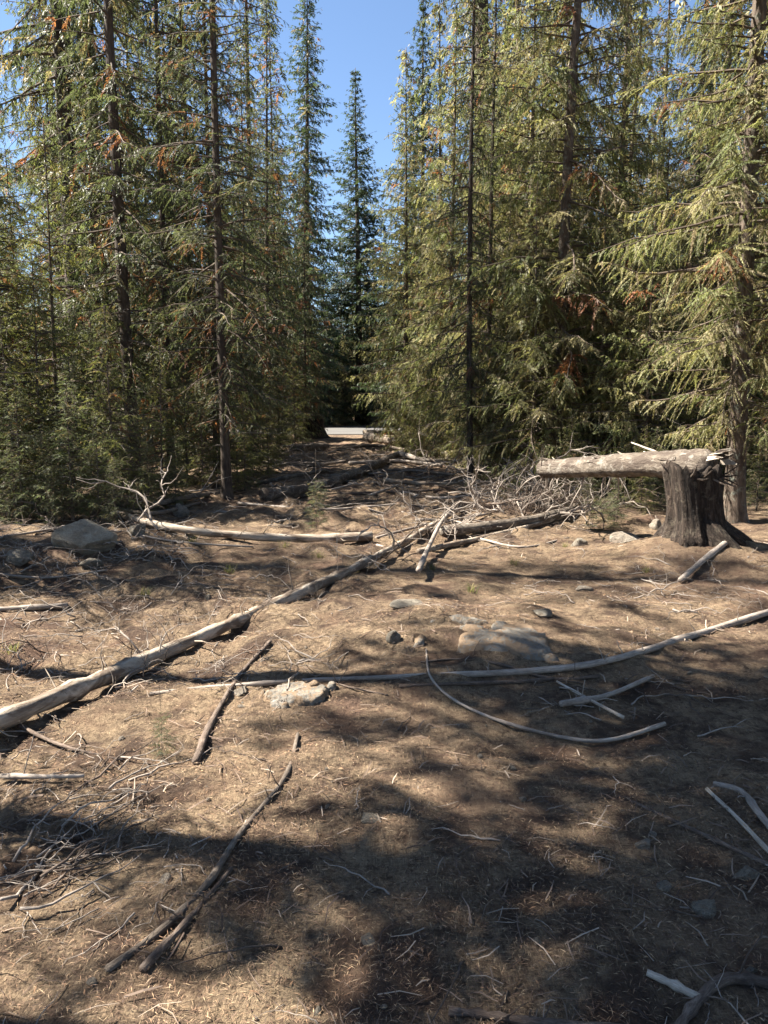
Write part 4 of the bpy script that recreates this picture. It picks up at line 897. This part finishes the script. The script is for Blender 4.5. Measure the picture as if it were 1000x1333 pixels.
def grass_mesh(seed):
    r_ = np.random.default_rng(seed); Q, C = [], []
    for k in range(46):
        a = r_.uniform(0, 6.283); L = r_.uniform(0.06, 0.17); o = r_.normal(0, 0.025, 2); lean = r_.uniform(0.15, 0.9)
        d = np.array([math.cos(a)*lean, math.sin(a)*lean, 1.0]); d /= np.linalg.norm(d); w = np.array([-math.sin(a), math.cos(a), 0])*0.0016
        p0 = np.array([o[0], o[1], -0.01]); p1 = p0+d*L*0.55; p2 = p1+(d*np.array([1.5, 1.5, 0.55]))*L*0.5
        c = np.array([(0.10, 0.12, 0.04), (0.30, 0.24, 0.12), (0.16, 0.16, 0.06)][k % 3])*r_.uniform(0.7, 1.2)
        Q += [[p0-w, p0+w, p1+w, p1-w], [p1-w, p1+w, p2+w*.2, p2-w*.2]]; C += [c, c]
    return quads_mesh('grass_tuft', np.array(Q), [M_LEAF], None, np.array(C, np.float32))
GR = [grass_mesh(k) for k in range(3)]
for k, (px, py) in enumerate(((735, 712), (612, 770), (370, 712), (190, 775), (465, 745), (250, 705), (560, 742), (670, 735), (14, 850), (300, 745), (840, 745), (415, 725))):
    p = gp(px, py); o = add_obj('grass_tuft', GR[k % 3]); o.location = (p[0], p[1], float(height(p[0], p[1]))); o.rotation_euler = (0, 0, k*1.3); o.scale = (1, 1, 0.7+0.05*(k % 5))
    tag(o, 'thin tuft of half-dry grass in the needle litter', 'grass', 'thin grass tufts')
# ------------------------------------------------------------------ needle litter (nobody could count it)
def litter(n, rmax, lmin, lmax, w0, seed, name, label, pal_, power=1.5, stripe=False):
    r_ = np.random.default_rng(seed)
    a = r_.uniform(-0.75, 0.75, n); d = 1.3+(rmax-1.3)*r_.random(n)**power
    x, y = d*np.sin(a), d*np.cos(a)
    thr = 0.1 if stripe else -0.18
    keep = (vnoise(x/0.5+5, y/0.5+8)+0.5*vnoise(x/0.17, y/0.17)+r_.normal(0, 0.25, n)) > thr
    x, y, d = x[keep], y[keep], d[keep]; n = len(x)
    th = r_.uniform(0, 6.283, n); L = r_.uniform(lmin, lmax, n)*(1+d*0.06); W = w0*r_.uniform(0.6, 1.4, n)*(1+d*0.12)
    D = np.stack([np.cos(th), np.sin(th), r_.normal(0.05, 0.22, n)], 1); D = unit(D)
    Sx = np.stack([-np.sin(th), np.cos(th), r_.normal(0, 0.4, n)], 1)
    P = np.stack([x, y, height(x, y)+0.003+0.010*r_.random(n)], 1)
    up = np.array([0, 0, 1.0])
    A = P-D*L[:, None]/2; B = P+D*L[:, None]/2; mid = P+up*(L*0.06)[:, None]
    q = np.stack([A, mid+Sx*W[:, None]/2, B, mid-Sx*W[:, None]/2], 1)
    if stripe:
        kink = mid+np.stack([-np.sin(th), np.cos(th), 0*th], 1)*(L*r_.normal(0, 0.08, n))[:, None]; w = Sx*W[:, None]/2
        q = np.concatenate([np.stack([A-w, A+w, kink+w, kink-w], 1), np.stack([kink-w, kink+w, B+w*.5, B-w*.5], 1)])
    c = pal_[r_.integers(len(pal_), size=n)]*r_.uniform(0.6, 1.3, (n, 1))
    if stripe: c = np.concatenate([c, c])
    o = add_obj(name, quads_mesh(name, q, [M_LITTER], None, c.astype(np.float32)))
    tag(o, label, None, None, 'stuff')
litter(140000, 9.5, 0.010, 0.032, 0.0013, 1, 'needle_litter', 'dry tan conifer needles strewn over the forest floor', pal([(0.30, 0.212, 0.13), (0.36, 0.265, 0.165), (0.22, 0.145, 0.095), (0.10, 0.066, 0.047), (0.27, 0.165, 0.10), (0.07, 0.05, 0.04), (0.16, 0.10, 0.07)]))
litter(14000, 14, 0.010, 0.03, 0.0032, 2, 'bark_litter', 'small brown chips of bark and dead fronds on the ground', pal([(0.20, 0.12, 0.07), (0.10, 0.065, 0.045), (0.20, 0.145, 0.10), (0.14, 0.09, 0.06), (0.06, 0.04, 0.03)]), 1.3)
litter(15000, 18, 0.03, 0.13, 0.0030, 3, 'twig_litter', 'fine dead twig bits strewn over the forest floor', pal([(0.26, 0.21, 0.165), (0.12, 0.085, 0.065), (0.08, 0.055, 0.042), (0.17, 0.125, 0.095)]), 1.0, True)
